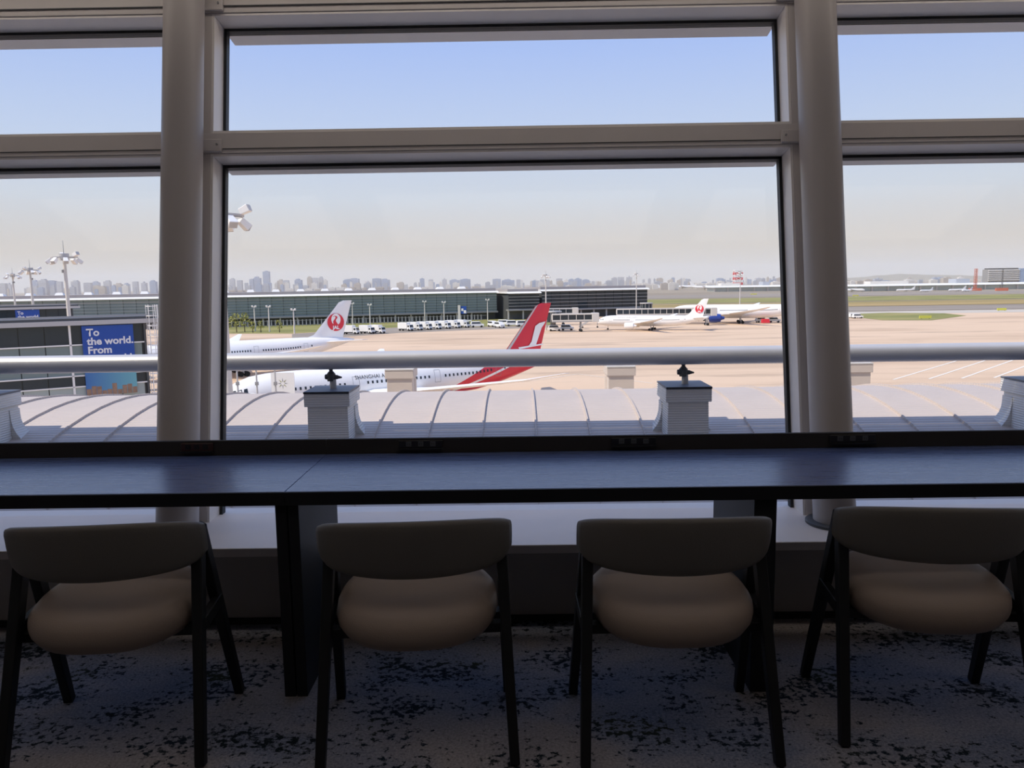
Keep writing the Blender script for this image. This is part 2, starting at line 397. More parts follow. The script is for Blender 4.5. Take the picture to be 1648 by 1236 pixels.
# ---- round columns
for u, lab in ((-1.5, 'round grey column in front of the left mullion'), (1.5, 'round grey column in front of the right mullion')):
    t = empty('column', fp(u, 0, 0.01)); tag(t, lab, 'column')
    inv = Matrix.Translation(-Vector(t.location))
    o = MB().cyl(fp(u,0,-0.02), fp(u,0,2.98), 0.0925, n=64).build('shaft', M['column'], t, smooth=True); o.matrix_parent_inverse = inv
    rs = []
    b = fp(u, 0, 0.0)
    for r, z in ((0.094,0.3415),(0.128,0.3415),(0.128,0.352),(0.122,0.356),(0.094,0.356)):
        rs.append([(b.x+r*math.cos(a*2*PI/48), b.y+r*math.sin(a*2*PI/48), z) for a in range(48)])
    o = MB().rings(rs, caps=False).build('base_collar', M['dgrey'], t, smooth=True); o.matrix_parent_inverse = inv

# ---- unseen glowing ceiling panels, added as fill light for the dim interior
M['lamp'] = mat('fill_panel_glow', (0.8,0.78,0.74), 0.5, var=0.0); _b = M['lamp'].node_tree.nodes['Principled BSDF']
_b.inputs['Emission Color'].default_value = (1,0.88,0.77,1); _b.inputs['Emission Strength'].default_value = 0.8  # emission of the added fill panels, not a known fixture
for x, lab in ((-2.9, 'left'), (0.0, 'middle'), (2.9, 'right')):
    t = empty('fill_panel', (x, 1.0, CEILZ)); tag(t, 'large unseen ceiling panel added as fill light, ' + lab, 'fill light', 'added fill panels')
    MB().box(-1.2,1.2,-0.55,0.55,-0.012,-0.002).build('glow_sheet', M['lamp'], t)
    fr_ = MB(); fr_.box(-1.26,-1.201,-0.61,0.61,-0.03,-0.001); fr_.box(1.201,1.26,-0.61,0.61,-0.03,-0.001); fr_.box(-1.2,1.2,-0.61,-0.551,-0.03,-0.001); fr_.box(-1.2,1.2,0.551,0.61,-0.03,-0.001)
    fr_.build('frame', M['white'], t)

# unseen glowing strip added above the counter to brighten sill and window frames
M['fillstrip'] = mat('fill_strip_glow', (0.8,0.78,0.74), 0.5, var=0.0); _b = M['fillstrip'].node_tree.nodes['Principled BSDF']
_b.inputs['Emission Color'].default_value = (1,0.88,0.77,1); _b.inputs['Emission Strength'].default_value = 2.6
t = empty('fill_strip', (CX, 3.68, CEILZ)); tag(t, 'slim unseen strip added above the counter as fill', 'fill light')
MB().box(-4.4,4.4,-0.09,0.09,-0.012,-0.002).build('glow_sheet', M['fillstrip'], t)
for y in (-0.105, 0.105): MB().box(-4.4,4.4,y-0.014,y+0.014,-0.03,-0.001).build('side_rail', M['white'], t)

# ================================================================== window counter: two desks
DZ = 0.75
def desk(x0, x1, lab, legs):
    t = empty('window_desk', ((x0+x1)/2, 2.93, 0)); tag(t, lab, 'desk', 'counter desks along the window')
    inv = Matrix.Translation(-Vector(t.location))
    def part(mb, nm, mt, bev=0):
        o = mb.build(nm, mt, t, bevel=bev); o.matrix_parent_inverse = inv; return o
    part(MB().box(x0, x1, 2.612, 3.21, DZ-0.022, DZ), 'desktop', M['desk'], 0.002)
    part(MB().box(x0, x1, 2.605, 2.6115, DZ-0.047, DZ-0.001), 'front_edge', M['desk_edge'], 0.001)
    part(MB().box(x0, x1, 2.62, 3.20, DZ-0.047, DZ-0.023), 'apron_frame', M['desk_edge'])
    part(MB().box(x0, x1, 3.211, 3.231, DZ-0.05, DZ+0.062), 'upstand', M['upstand'], 0.002)
    for lx0, lx1 in legs:
        part(MB().box(lx0, lx1, 2.63, 3.19, 0.0, DZ-0.048), 'leg_panel', M['desk_edge'], 0.002)
    return t
desk(-3.6, -0.804, 'dark wood window counter on the left, left of the joint', [(-3.55,-3.51), (-0.845,-0.806)])
desk(-0.802, 3.4, 'dark wood window counter on the right, right of the joint', [(-0.801,-0.764), (0.799,0.876), (3.31,3.35)])
def outlet(x, lab, pm, wd):
    t = empty('power_outlet', (x, 3.2105, 0.788)); tag(t, lab, 'outlet', 'power outlets along the counter upstand')
    MB().box(-wd/2, wd/2, -0.006, 0, -0.018, 0.016).build('faceplate', pm, t, bevel=0.003)
    MB().box(-wd/2, wd/2, -0.018, -0.0065, -0.022, -0.016).build('lip', M['socket'], t)
    for k in (-1, 0, 1):
        s = MB().box(k*wd*0.27-0.011, k*wd*0.27+0.011, -0.0085, -0.0065, -0.009, 0.011).build('socket', M['dgrey'] if pm is M['socket'] else M['socket'], t)
        for q in (-0.004, 0.004): MB().box(k*wd*0.27+q-0.001, k*wd*0.27+q+0.001, -0.0095, -0.0086, -0.003, 0.005).build('slot', M['black'], s)
outlet(-1.34, 'reddish power outlet strip by the left column', M['socket_red'], 0.135)
outlet(-0.41, 'black power outlet strip just right of the counter joint', M['socket'], 0.185)
outlet(0.47, 'black power outlet strip above the third chair', M['socket'], 0.185)
outlet(1.37, 'black power outlet strip by the right column', M['socket'], 0.19)

# ================================================================== chairs
def chair_proto():
    t = empty('dining_chair')
    # seat cushion: rounded, thick, D-shaped
    rs = []; n = 40
    def plan(a, k):
        c, s = math.cos(a), math.sin(a); e = 2/2.7
        x = 0.255*k*math.copysign(abs(c)**e, c); y = 0.235*k*math.copysign(abs(s)**e, s)
        if y < 0: x *= 1-0.16*(-y/0.235)**2
        return x, y+0.005
    for k, z in ((0.25,0.362),(0.6,0.364),(0.80,0.372),(0.92,0.388),(0.985,0.412),(1.0,0.435),(0.985,0.455),(0.93,0.472),(0.84,0.482),(0.6,0.487),(0.25,0.486)):
        ring = []
        for i in range(n):
            x, y = plan(2*PI*i/n, k); ring.append((x, y, z + 0.02*(y/0.24) ))
        rs.append(ring)
    MB().rings(rs).build('seat', M['seatvinyl'], t, smooth='all')
    # backrest: curved padded band
    rs = []; K = 26
    for i in range(K+1):
        q = -1+2*i/K; a = q*1.0
        x = 0.289*math.sin(a*1.12)/math.sin(1.12); y = -0.205 + 0.155*(1-math.cos(a*1.12))/(1-math.cos(1.12))
        tx = Vector((0.289*1.12*math.cos(a*1.12)/math.sin(1.12), 0.155*1.12*math.sin(a*1.12)/(1-math.cos(1.12)))).normalized()
        nx, ny = -tx.y, tx.x      # points inward (front)
        en = 1-abs(q)**12*0.6
        top = 0.766 - 0.046*q*q; bot = 0.580 + 0.004*q*q + 0.028*abs(q)**8
        th = 0.020*(0.55+0.45*en); lean = 0.02
        ring = []
        for b in range(16):
            an = 2*PI*b/16; cc, ss = math.cos(an), math.sin(an)
            f = math.copysign(abs(cc)**0.55, cc); g = math.copysign(abs(ss)**0.45, ss)
            zz = (top+bot)/2 + g*(top-bot)/2*(0.82+0.18*en); off = f*th
            ly = -lean*(zz-0.7)/0.1
            ring.append((x+nx*off, y+ny*off+ly, zz))
        rs.append(ring)
    MB().rings(rs).build('backrest', M['backvinyl'], t, smooth='all')
    for sgn in (-1, 1):
        ap = Vector((sgn*0.264, -0.015, 0.682))
        MB().bar((sgn*0.291,-0.215,0.0), ap, 0.030, 0.036, (0,1,0), 0.034, 0.05).build('leg', M['blackwood'], t, bevel=0.004)
        MB().bar((sgn*0.294,0.228,0.0), ap+Vector((0,0.012,0)), 0.030, 0.034, (0,1,0), 0.034, 0.05).build('leg', M['blackwood'], t, bevel=0.004)
        MB().bar((sgn*0.280,-0.085,0.395), (sgn*0.282,0.095,0.405), 0.026, 0.042).build('side_rail', M['blackwood'], t, bevel=0.003)
    MB().bar((-0.268,0.03,0.372), (0.268,0.03,0.372), 0.05, 0.03).build('seat_rail', M['blackwood'], t, bevel=0.003)
    MB().bar((-0.268,-0.06,0.372), (0.268,-0.06,0.372), 0.04, 0.03).build('seat_rail', M['blackwood'], t, bevel=0.003)
    return t
CH = [(-1.292, 2.417, 5, 'beige upholstered chair at far left, under the left column'),
      (-0.333, 2.417, 4, 'beige upholstered chair just right of the left desk leg'),
      (0.472, 2.417, 0.5, 'beige upholstered chair just left of the right desk leg'),
      (1.305, 2.49, -5, 'beige upholstered chair at far right, under the right column')]
p0 = chair_proto()
for i, (x, y, a, lab) in enumerate(CH):
    o = p0 if i == 0 else copy_tree(p0)
    o.location = (x, y, 0); o.rotation_euler = (0, 0, math.radians(a))
    tag(o, lab, 'chair', 'chairs along the window counter')

# ================================================================== vaulted roof below the window
RCY, RCZ, RR = 7.83, -4.347, 4.69
def roofz(y): return RCZ + math.sqrt(RR*RR-(y-RCY)**2)
vr = empty('vault_roof', (0, RCY, RCZ)); vr['kind'] = 'structure'; vr['label'] = 'vaulted ribbed metal roof outside the window'
A0, A1, NA = math.radians(141), math.radians(20), 40
def arc(k, r): a = A0+(A1-A0)*k/NA; return (math.cos(a)*r, math.sin(a)*r)
SP = 0.458; pv = MB(); vs = []; fs = []
for k in range(NA+1):
    y, z = arc(k, RR); y2, z2 = arc(k, RR-0.02)
    vs += [(0.002,y,z),(SP-0.002,y,z),(SP-0.002,y2,z2),(0.002,y2,z2)]
for k in range(NA):
    a, b = 4*k, 4*k+4
    fs += [(a,a+1,b+1,b),(a+1,a+2,b+2,b+1),(a+2,a+3,b+3,b+2),(a+3,a,b,b+3)]
fs += [(0,3,2,1),(4*NA,4*NA+1,4*NA+2,4*NA+3)]
pm = MB().add(vs, fs).build('roof_panel', M['roofsheet'], vr, smooth=True)
sv = []; sf = []
for k in range(NA+1):
    y, z = arc(k, RR+0.020); y2, z2 = arc(k, RR-0.015)
    sv += [(-0.006,y,z),(0.006,y,z),(0.010,y2,z2),(-0.010,y2,z2)]
for k in range(NA):
    a, b = 4*k, 4*k+4
    sf += [(a,a+1,b+1,b),(a+1,a+2,b+2,b+1),(a+2,a+3,b+3,b+2),(a+3,a,b,b+3)]
sm = MB().add(sv, sf).build('roof_seam', M['roofsheet'], vr, smooth=True)
for i in range(-17, 17):
    x = 0.139+SP*i
    if i == -17: pm.location = (x,0,0); sm.location = (x,0,0)
    else: link('roof_panel', pm.data, vr, (x,0,0)); link('roof_seam', sm.data, vr, (x,0,0))

def pedestal(x, y, ztop, lab, far=False):
    t = empty('rail_pedestal', (x, y, roofz(y))); tag(t, lab, 'pedestal', 'rail pedestals on the vaulted roof')
    h = ztop-roofz(y); lo = -0.06-(0.45 if far else 0.0); pmt = M['farped'] if far else M['pedestal']
    MB().hexa([(-0.17,-0.2,lo),(0.17,-0.2,lo),(0.17,0.2,lo-0.02),(-0.17,0.2,lo-0.02),(-0.165,-0.19,h-0.12),(0.165,-0.19,h-0.12),(0.165,0.19,h-0.12),(-0.165,0.19,h-0.12)]).build('body', pmt, t, bevel=0.004)
    MB().box(-0.187,0.187,-0.21,0.21,h-0.125,h-0.016).build('head', pmt, t, bevel=0.006)
    c = MB().box(-0.186,0.186,-0.215,0.215,h-0.0155,h).build('cap', M['capslate'] if not far else M['offwhite'], t)
    if not far: MB().box(-0.186,0.186,-0.222,-0.2155,h-0.0165,h-0.001).build('cap_edge', M['capedge'], c)
    # flared flashing skirt
    rs = []
    for q in range(7):
        f = q/6; e = 0.13*(1-f)**3.2
        z = lo+0.03+(h-0.16-lo-0.03)*f
        wx, y0, y1 = 0.172+e, 0.06, 0.195+e*0.8
        rs.append([(-wx,y0,z),(wx,y0,z),(wx,y1,z),(-wx,y1,z)])
    MB().rings(rs).build('flashing_skirt', pmt, t, smooth=True)
    # clamp
    k = MB().cyl((0.01,0,h), (0.01,0,h+0.075), 0.028, 0.026, 14).build('clamp_post', M['lgrey'], t, smooth=True)
    cb = MB()
    cb.cyl((-0.004,0,h+0.062), (-0.004,0,h+0.125), 0.033, 0.036, 14); cb.cyl((-0.004,0,h+0.125), (-0.004,0,h+0.145), 0.034, 0.018, 14)
    cb.cyl((-0.004,0,h+0.14), (-0.004,0,h+0.175), 0.015, 0.018, 12)
    cb.cyl((-0.055,0,h+0.098), (-0.03,0,h+0.098), 0.02, 0.026, 8); cb.cyl((0.02,0,h+0.096), (0.05,0,h+0.094), 0.02, 0.018, 8); cb.cyl((0.05,0,h+0.094), (0.085,0,h+0.092), 0.016, 0.006, 10)
    cb.cyl((-0.005,-0.05,h+0.10), (-0.005,0.05,h+0.10), 0.012, 0.012, 8)
    cb.build('clamp', M['clamp'], t, smooth=True)
for x, lab in ((-4.52, 'ribbed rail pedestal at the far left edge of the roof'), (-1.57, 'ribbed rail pedestal in front of the red-tailed airliner lettering'),
               (1.377, 'ribbed rail pedestal on the right, against bare apron'), (4.33, 'ribbed rail pedestal at the far right edge of the roof')):
    pedestal(x, 6.56, 0.592, lab)
for x, lab in ((-1.56, 'farther pedestal in front of the white fuselage windows'), (1.33, 'farther pedestal centred below the rail, against the apron'), (4.40, 'farther pedestal half hidden by the right column')):
    pedestal(x, 10.4, 0.36, lab, True)
tag(MB().cyl((-7.4,6.56,0.826), (7.4,6.56,0.826), 0.074, n=40).build('handrail_pipe', M['pipe'], smooth=True), 'long horizontal pipe rail carried by roof pedestals', 'railing')

# ================================================================== airport ground
def flat(name, pts, mt, z, label, group=None):
    mb = MB(); n = len(pts)
    mb.add([(p[0],p[1],z) for p in pts]+[(p[0],p[1],z-0.02) for p in pts], [tuple(range(n)), tuple(range(n,2*n))[::-1]]+[(i,n+i,n+(i+1)%n,(i+1)%n) for i in range(n)])
    return struct(mb.build(name, mt), label)
def gpoly(pix): return [gnd(a,b) for a,b in pix]
flat('airfield', [(-9000,300),(9000,300),(9000,14000),(-9000,14000)], M['field'], AZ-0.10, 'distant brown airfield ground')
flat('apron', [(-700,11),(700,11),(700,330),(420,455),(150,480),(-40,480),(-700,380)], M['apron'], AZ, 'peach concrete apron')
# bands of the airfield on the right, each its own strip
def band(name, y0, y1, mt, lab, x0=1040, x1=1760, zo=0.05):
    f = lambda px, y: gnd(px, y - 0.01475*(px-1500))
    n = 14; top = [f(x0+(x1-x0)*i/n, y0) for i in range(n+1)]; bot = [f(x0+(x1-x0)*i/n, y1) for i in range(n+1)]
    flat(name, top+bot[::-1], mt, AZ+zo, lab)
band('grass_strip', 475.5, 482.5, M['grass'], 'far green grass strip')
band('dry_grass_strip', 483.5, 491, M['drygrass'], 'straw-coloured dry grass strip')
band('taxiway', 492.5, 499, M['asphalt'], 'grey taxiway')
band('pale_taxiway_edge', 500, 504.5, M['paleline'], 'pale concrete taxiway edge', 1360)
band('runway', 469, 474, M['asphalt'], 'far grey runway')
flat('grass_island', gpoly([(1370,505.5),(1430,503.5),(1520,504.5),(1555,508),(1500,515.5),(1420,515.5),(1372,510)]), M['grass'], AZ+0.08, 'green grass island beside the apron')
flat('grass_verge', [gnd(340,537),(gnd(470,537)),gnd(640,527),gnd(760,526),gnd(885,523),gnd(890,512),gnd(700,514),gnd(500,519),gnd(340,526)], M['grass'], AZ+0.05, 'green grass verge before the glass terminal')
flat('service_road', [gnd(470,548),gnd(640,536),gnd(760,531),gnd(885,527),gnd(885,523.4),gnd(760,526.3),gnd(640,527.3),gnd(470,537.5)], M['asphalt'], AZ+0.03, 'grey service road beside the grass verge')
ap = bpy.data.objects['apron']
def stripe(a, b, wd):
    a, b = gnd(*a), gnd(*b); d = (b-a).normalized(); s = Vector((-d.y,d.x,0))*wd/2
    return MB().add([tuple((q+Vector((0,0,0.03)))) for q in (a-s, b-s, b+s, a+s)], [(0,1,2,3)]).build('marking', M['paint'], ap)
for a, b in (((1438,611),(1552,577)), ((1495,610),(1598,576)), ((1548,609),(1640,576)), ((1600,608),(1690,574))): stripe(a, b, 0.45)
stripe((840,615),(930,602),0.3); stripe((930,602),(1050,617),0.3)

# ================================================================== aircraft
E1 = Vector((0.81,0.586,0)).normalized()
def shade_red_mat():
    mt = bpy.data.materials.new('fuselage_red_swoosh'); mt.use_nodes = True; n = mt.node_tree; b = n.nodes['Principled BSDF']
    b.inputs['Roughness'].default_value = 0.3
    t = nd(n, 'ShaderNodeTexCoord').outputs['Object']; s = nd(n, 'ShaderNodeSeparateXYZ'); n.links.new(t, s.inputs[0])
    def lin(cz, c0):
        a = nd(n, 'ShaderNodeMath', operation='MULTIPLY_ADD'); a.inputs[1].default_value = cz; n.links.new(s.outputs[2], a.inputs[0]); n.links.new(s.outputs[0], a.inputs[2])
        g = nd(n, 'ShaderNodeMath', operation='GREATER_THAN'); g.inputs[1].default_value = c0; n.links.new(a.outputs[0], g.inputs[0]); return g.outputs[0]
    r1 = lin(-2.3, 36.5-2.3*3.0); 
    w1 = lin(-3.4, 38.2-3.4*3.0); w2 = lin(-3.4, 39.6-3.4*3.0)
    c = mixc(n, r1, (0.90,0.885,0.86), (0.70,0.03,0.055))
    c = mixc(n, w1, c, (0.90,0.885,0.86)); c2 = mixc(n, w2, c, (0.70,0.03,0.055))
    n.links.new(c2, b.inputs['Base Color']); return mt
M['redfuse'] = shade_red_mat()
FL = 62.0
FUS = [(0.0,0.05,4.3),(0.5,0.85,4.4),(1.5,1.55,4.6),(3.0,2.2,4.85),(5.0,2.7,5.05),(7.5,2.92,5.15),(10,2.97,5.2),(40,2.97,5.2),(44,2.85,5.3),(48,2.5,5.6),(52,1.95,6.0),(56,1.3,6.45),(59.5,0.65,6.8),(61.5,0.15,6.95)]
def fus_at(x):
    for (a,r0,z0),(b,r1,z1) in zip(FUS, FUS[1:]):
        if a <= x <= b:
            k = (x-a)/(b-a); return r0+(r1-r0)*k, z0+(z1-z0)*k
    return FUS[-1][1:]
def on_side(x, z, off=0.03):   # point on the near (-y) flank
    r, zc = fus_at(x); dz = max(-r*0.97, min(r*0.97, z-zc)); return (x, -math.sqrt(r*r-dz*dz)-off, zc+dz)
def slab_wing(mb, secs):     # sections: (xle, chord, y, z, thick)
    rs = []
    for x, c, y, z, th in secs:
        rs.append([(x,y,z),(x+0.25*c,y,z+th/2),(x+0.6*c,y,z+th*0.4),(x+c,y,z),(x+0.6*c,y,z-th*0.3),(x+0.25*c,y,z-th/2)])
    return mb.rings(rs)
def aircraft(name, nose, dirv, lab, livery, sc=1.0, engine_mat=None, text=None):
    rz = math.atan2(dirv.y, dirv.x)
    t = empty(name, (nose.x, nose.y, AZ), rz, sc); tag(t, lab, 'airplane')
    rs = [[(x, r*math.cos(2*PI*i/36), zc+r*math.sin(2*PI*i/36)) for i in range(36)] for x, r, zc in FUS]
    # refine along the barrel
    f = MB().rings(rs).build('fuselage', M['redfuse'] if livery == 'red' else M['fuse'], t, smooth='all')
    fin = MB()
    def fsec(x0, x1, z, th): return [(x0,0,z),(x0+(x1-x0)*0.3,th,z),(x0+(x1-x0)*0.65,th*0.7,z),(x1,0,z),(x0+(x1-x0)*0.65,-th*0.7,z),(x0+(x1-x0)*0.3,-th,z)]
    fin.rings([fsec(47.0,58.4,7.4,0.35), fsec(50.6,58.7,8.6,0.35), fsec(56.6,60.7,15.4,0.2), fsec(57.6,61.1,16.6,0.15), fsec(58.9,61.3,17.1,0.08)])
    fo = fin.build('tail_fin', M['red'] if livery == 'red' else M['fuse'], t, smooth=True)
    for sg in (-1, 1):
        slab_wing(MB(), [(19.5,12.5,sg*2.0,3.9,1.3),(26.0,7.2,sg*10.0,4.7,0.8),(36.2,3.2,sg*25.0,6.9,0.35),(40.3,1.1,sg*29.6,8.0,0.12)]).build('wing', M['fuse'], t, smooth=True)
        slab_wing(MB(), [(52.6,6.2,sg*0.9,6.7,0.5),(59.2,2.2,sg*9.7,7.4,0.2)]).build('tailplane', M['fuse'], t, smooth=True)
        en = MB(); prof = [(17.5,1.45),(17.5,1.7),(18.2,1.9),(20.5,1.92),(22.4,1.6),(22.45,1.0),(24.0,0.5),(24.0,0.1)]
        en.rings([[(x, sg*9.8+r*math.cos(2*PI*i/24), 2.75+r*math.sin(2*PI*i/24)) for i in range(24)] for x, r in prof])
        eo = en.build('engine', engine_mat or M['fuse'], t, smooth=True)
        fan = MB(); fan.cyl((17.47,sg*9.8,2.75),(17.49,sg*9.8,2.75),1.28,n=24); fan.build('fan_face', M['dgrey'], eo)
        MB().bar((21,sg*9.8,4.3),(26,sg*9.9,4.75),0.35,0.7).build('pylon', M['fuse'], t)
        lg = MB().bar((31.0,sg*4.9,0.6),(31.0,sg*4.6,3.6),0.4,0.4).build('main_gear', M['lgrey'], t)
        for dx in (-0.75, 0.75):
            for dy in (-0.55, 0.55): MB().cyl((31+dx,sg*4.9+dy-0.2,0.62),(31+dx,sg*4.9+dy+0.2,0.62),0.62,n=16).build('wheel', M['tyre'], lg)
    ng = MB().bar((6.0,0,0.5),(6.2,0,2.8),0.25,0.25).build('nose_gear', M['lgrey'], t)
    for dy in (-0.35, 0.35): MB().cyl((6,dy-0.15,0.5),(6,dy+0.15,0.5),0.5,n=14).build('wheel', M['tyre'], ng)
    # cabin windows and doors on the near flank
    wm = MB()
    doors = (8.2, 20.5, 35.0, 47.5)
    x = 10.0
    while x < 49.5:
        if all(abs(x-d) > 1.3 for d in doors):
            zc = 5.75 + max(0, x-42)*0.05
            p = [on_side(x-0.15,zc-0.22), on_side(x+0.15,zc-0.22), on_side(x+0.15,zc+0.22), on_side(x-0.15,zc+0.22)]
            wm.add(p, [(0,1,2,3)])
        x += 0.62 if livery != 'red' else 0.78
    wm.build('cabin_windows', M['dark'], t)['kind'] = 'stuff'
    for d in doors:
        dm = MB()
        for (xa,xb,za,zb) in ((d-0.55,d+0.55,4.75,4.80),(d-0.55,d+0.55,6.75,6.80),(d-0.55,d-0.5,4.8,6.75),(d+0.5,d+0.55,4.8,6.75)):
            n = 5; vs = []
            for k in range(n+1):
                zz = za+(zb-za)*k/n; vs += [on_side(xa,zz,0.02), on_side(xb,zz,0.02)]
            dm.add(vs, [(2*k,2*k+1,2*k+3,2*k+2) for k in range(n)])
        dm.build('door_outline', M['grey'], t)
    ck = MB()
    for k in range(3):
        a = [on_side(1.9+0.75*k,5.6), on_side(2.5+0.75*k,5.65+0.05*k), on_side(2.5+0.75*k,6.1+0.12*k), on_side(2.05+0.75*k,6.0+0.12*k)]
        ck.add(a, [(0,1,2,3)])
    ck.build('cockpit_windows', M['dark'], t)
    if text:
        body, size, x0, z0, mt = text
        me = text_mesh(body, size, 0, size*0.004, spacing=1.05)
        bm = bmesh.new(); bm.from_mesh(me); bmesh.ops.subdivide_edges(bm, edges=[e for e in bm.edges if e.calc_length() > 0.4], cuts=2); bm.to_mesh(me); bm.free()
        for vtx in me.vertices:
            vtx.co = Vector(on_side(x0+vtx.co.x, z0+vtx.co.y, 0.04))
        o = link('lettering', me, t); me.materials.append(mt)
    # tail emblem on both sides of the fin
    for sg in (-1, 1):
        yy = lambda k: sg*(0.36+0.02*k)
        if livery == 'crane':
            cx, cz, R_ = 56.5, 11.6, 2.25
            e = MB().add([(cx,yy(0),cz)]+[(cx+R_*math.cos(2*PI*i/40), yy(0), cz+R_*math.sin(2*PI*i/40)) for i in range(40)], [(0,1+i,1+(i+1)%40) for i in range(40)]).build('emblem', M['red'], t)
            MB().add([(cx+0.05+0.72*R_*0.9*math.cos(2*PI*i/28)*(0.86), yy(1), cz+0.32*R_+0.66*R_*math.sin(2*PI*i/28)) for i in range(28)], [tuple(range(28))]).build('emblem_field', M['fuse'], e)
            # crane neck and head
            path = [(0.0,-0.35,0.30),(-0.10,-0.05,0.22),(-0.16,0.15,0.15),(-0.02,0.36,0.11),(0.10,0.52,0.12),(0.03,0.68,0.12),(-0.12,0.72,0.09),(-0.36,0.62,0.02)]
            vs = [(cx+R_*(a-wd), yy(2), cz+R_*b) for a,b,wd in path]+[(cx+R_*(a+wd), yy(2), cz+R_*b) for a,b,wd in path]; n = len(path)
            MB().add(vs, [(i,i+1,n+i+1,n+i) for i in range(n-1)]).build('crane', M['red'], e)
            me = text_mesh('JAL', 1.25, 0, 0.05, 'CENTER'); me.materials.append(M['fuse'])
            if sg < 0: link('lettering', me, e, (cx, yy(2), cz-0.78*R_), (PI/2,0,0))
            else: link('lettering', me, e, (cx, yy(2), cz-0.78*R_), (PI/2,0,PI))
        elif livery == 'red':
            def quad(nm, pts, mt): MB().add([(a,yy(1),b) for a,b in pts], [tuple(range(len(pts)))]).build(nm, mt, t)
            quad('emblem', [(55.7,9.4),(56.4,10.2),(57.3,13.0),(58.2,13.5),(59.7,13.75),(59.3,13.2),(58.75,12.6),(57.4,9.5)], M['fuse'])
            quad('emblem', [(53.6,8.95),(59.0,9.45),(59.05,9.7),(53.4,9.3)], M['fuse'])
            if sg < 0: MB().add([(50.3,-0.3,8.3),(50.9,-0.4,8.3),(58.1,-0.2,16.85),(57.6,-0.16,16.6)], [(0,1,2,3)]).build('leading_edge', M['lgrey'], fo)
    return t
sh_nose = Vector((5.9,147.3,0)) - E1*61.0
aircraft('airliner', sh_nose, E1, 'white airliner with red tail and red swoosh nearest the window', 'red', 1.0, None, ('SHANGHAI AIRLINES', 0.82, 20.4, 6.35, M['dgrey']))
jal_nose = Vector((-43.2,206.0,0)) - E1*61.3
aircraft('airliner', jal_nose, E1, 'white airliner with red crane circle on tail at left', 'crane', 1.0, M['lgrey'])
a3 = Vector((0.949,-0.316,0)).normalized()
aircraft('airliner', Vector((35.0,350,0)), a3, 'white airliner with red crane circle docked at the passenger bridge', 'crane', 0.78, None, ('JAPAN AIRLINES', 1.5, 12, 6.6, M['grey']))
aircraft('airliner', Vector((75,396,0)), Vector((0.97,-0.22,0)).normalized(), 'white airliner with dark blue engine beside the right mullion', 'plain', 1.12, M['navy'])

# ================================================================== near gate building with banner
NW = Vector((E1.y, -E1.x, 0))           # wall normal toward the window
GW = Vector((-42.8, 90.0, 0))
def gate(name, P, lab, blab, length, zt, full=True):
    """fixed gate building: local x along E1 (0 at its right end, negative to the left), local -y faces the camera"""
    t = empty(name, (P.x, P.y, AZ), math.atan2(E1.y, E1.x)); tag(t, lab, 'building')
    H = zt-AZ
    MB().box(-length,0.0,0.15,9.0,0,H-0.7).build('core', M['glassdark'], t)
    MB().box(-length-0.3,1.6,-0.5,9.3,H-0.75,H-0.25).build('roof_edge', M['lgrey'], t)
    MB().box(-length-0.3,1.3,-0.3,9.0,H-0.25,H+0.02).build('roof_deck', M['dgrey'], t)
    r = MB(); r.bar((-length,-0.35,H+0.22),(1.2,-0.35,H+0.22),0.07,0.07); r.bar((-length,-0.35,H+0.12),(1.2,-0.35,H+0.12),0.05,0.05)
    rr = r.build('roof_rail', M['grey'], t)
    zs = [H-0.75, H-2.9, H-6.3, H-7.5, H-11.0]
    x = -0.3; k = 0
    while x > -length+1:
        for (za, zb, mt) in ((zs[1]+0.08, zs[0]-0.05, M['glassdark']), (zs[2]+0.08, zs[1]-0.08, M['glassteal']), (zs[3]+0.08, zs[2]-0.08, M['glassdark']), (zs[4]+0.08, zs[3]-0.08, M['glassteal2'])):
            MB().box(x-2.35,x-0.05,0.0,0.14,za,zb).build('glass_panel', mt, t)
        x -= 2.4; k += 1
    for z in zs[1:]:
        MB().bar((-length,-0.06,z),(0.1,-0.06,z),0.16,0.14).build('white_rail', M['white'], t)
    for x in (-7.5, -17.1): MB().bar((x,-0.06,0),(x,-0.06,H-0.75),0.22,0.16,(0,1,0)).build('white_mullion', M['white'], t)
    for x in (0.05,): MB().bar((x,-0.02,0),(x,-0.02,H-0.8),0.25,0.25,(0,1,0)).build('corner_post', M['dgrey'], t)
    return t
g1 = gate('gate_building', GW, 'near dark glazed gate building with large blue banner', None, 34, -1.6)
g2p = Vector((-99.5, 176.0, 0))
g2 = gate('gate_building', g2p, 'farther gate building behind, with smaller blue banner', None, 40, -1.75)
g3 = gate('gate_building', Vector((-172,252,0)), 'most distant gate building at far left edge', None, 40, -1.75)
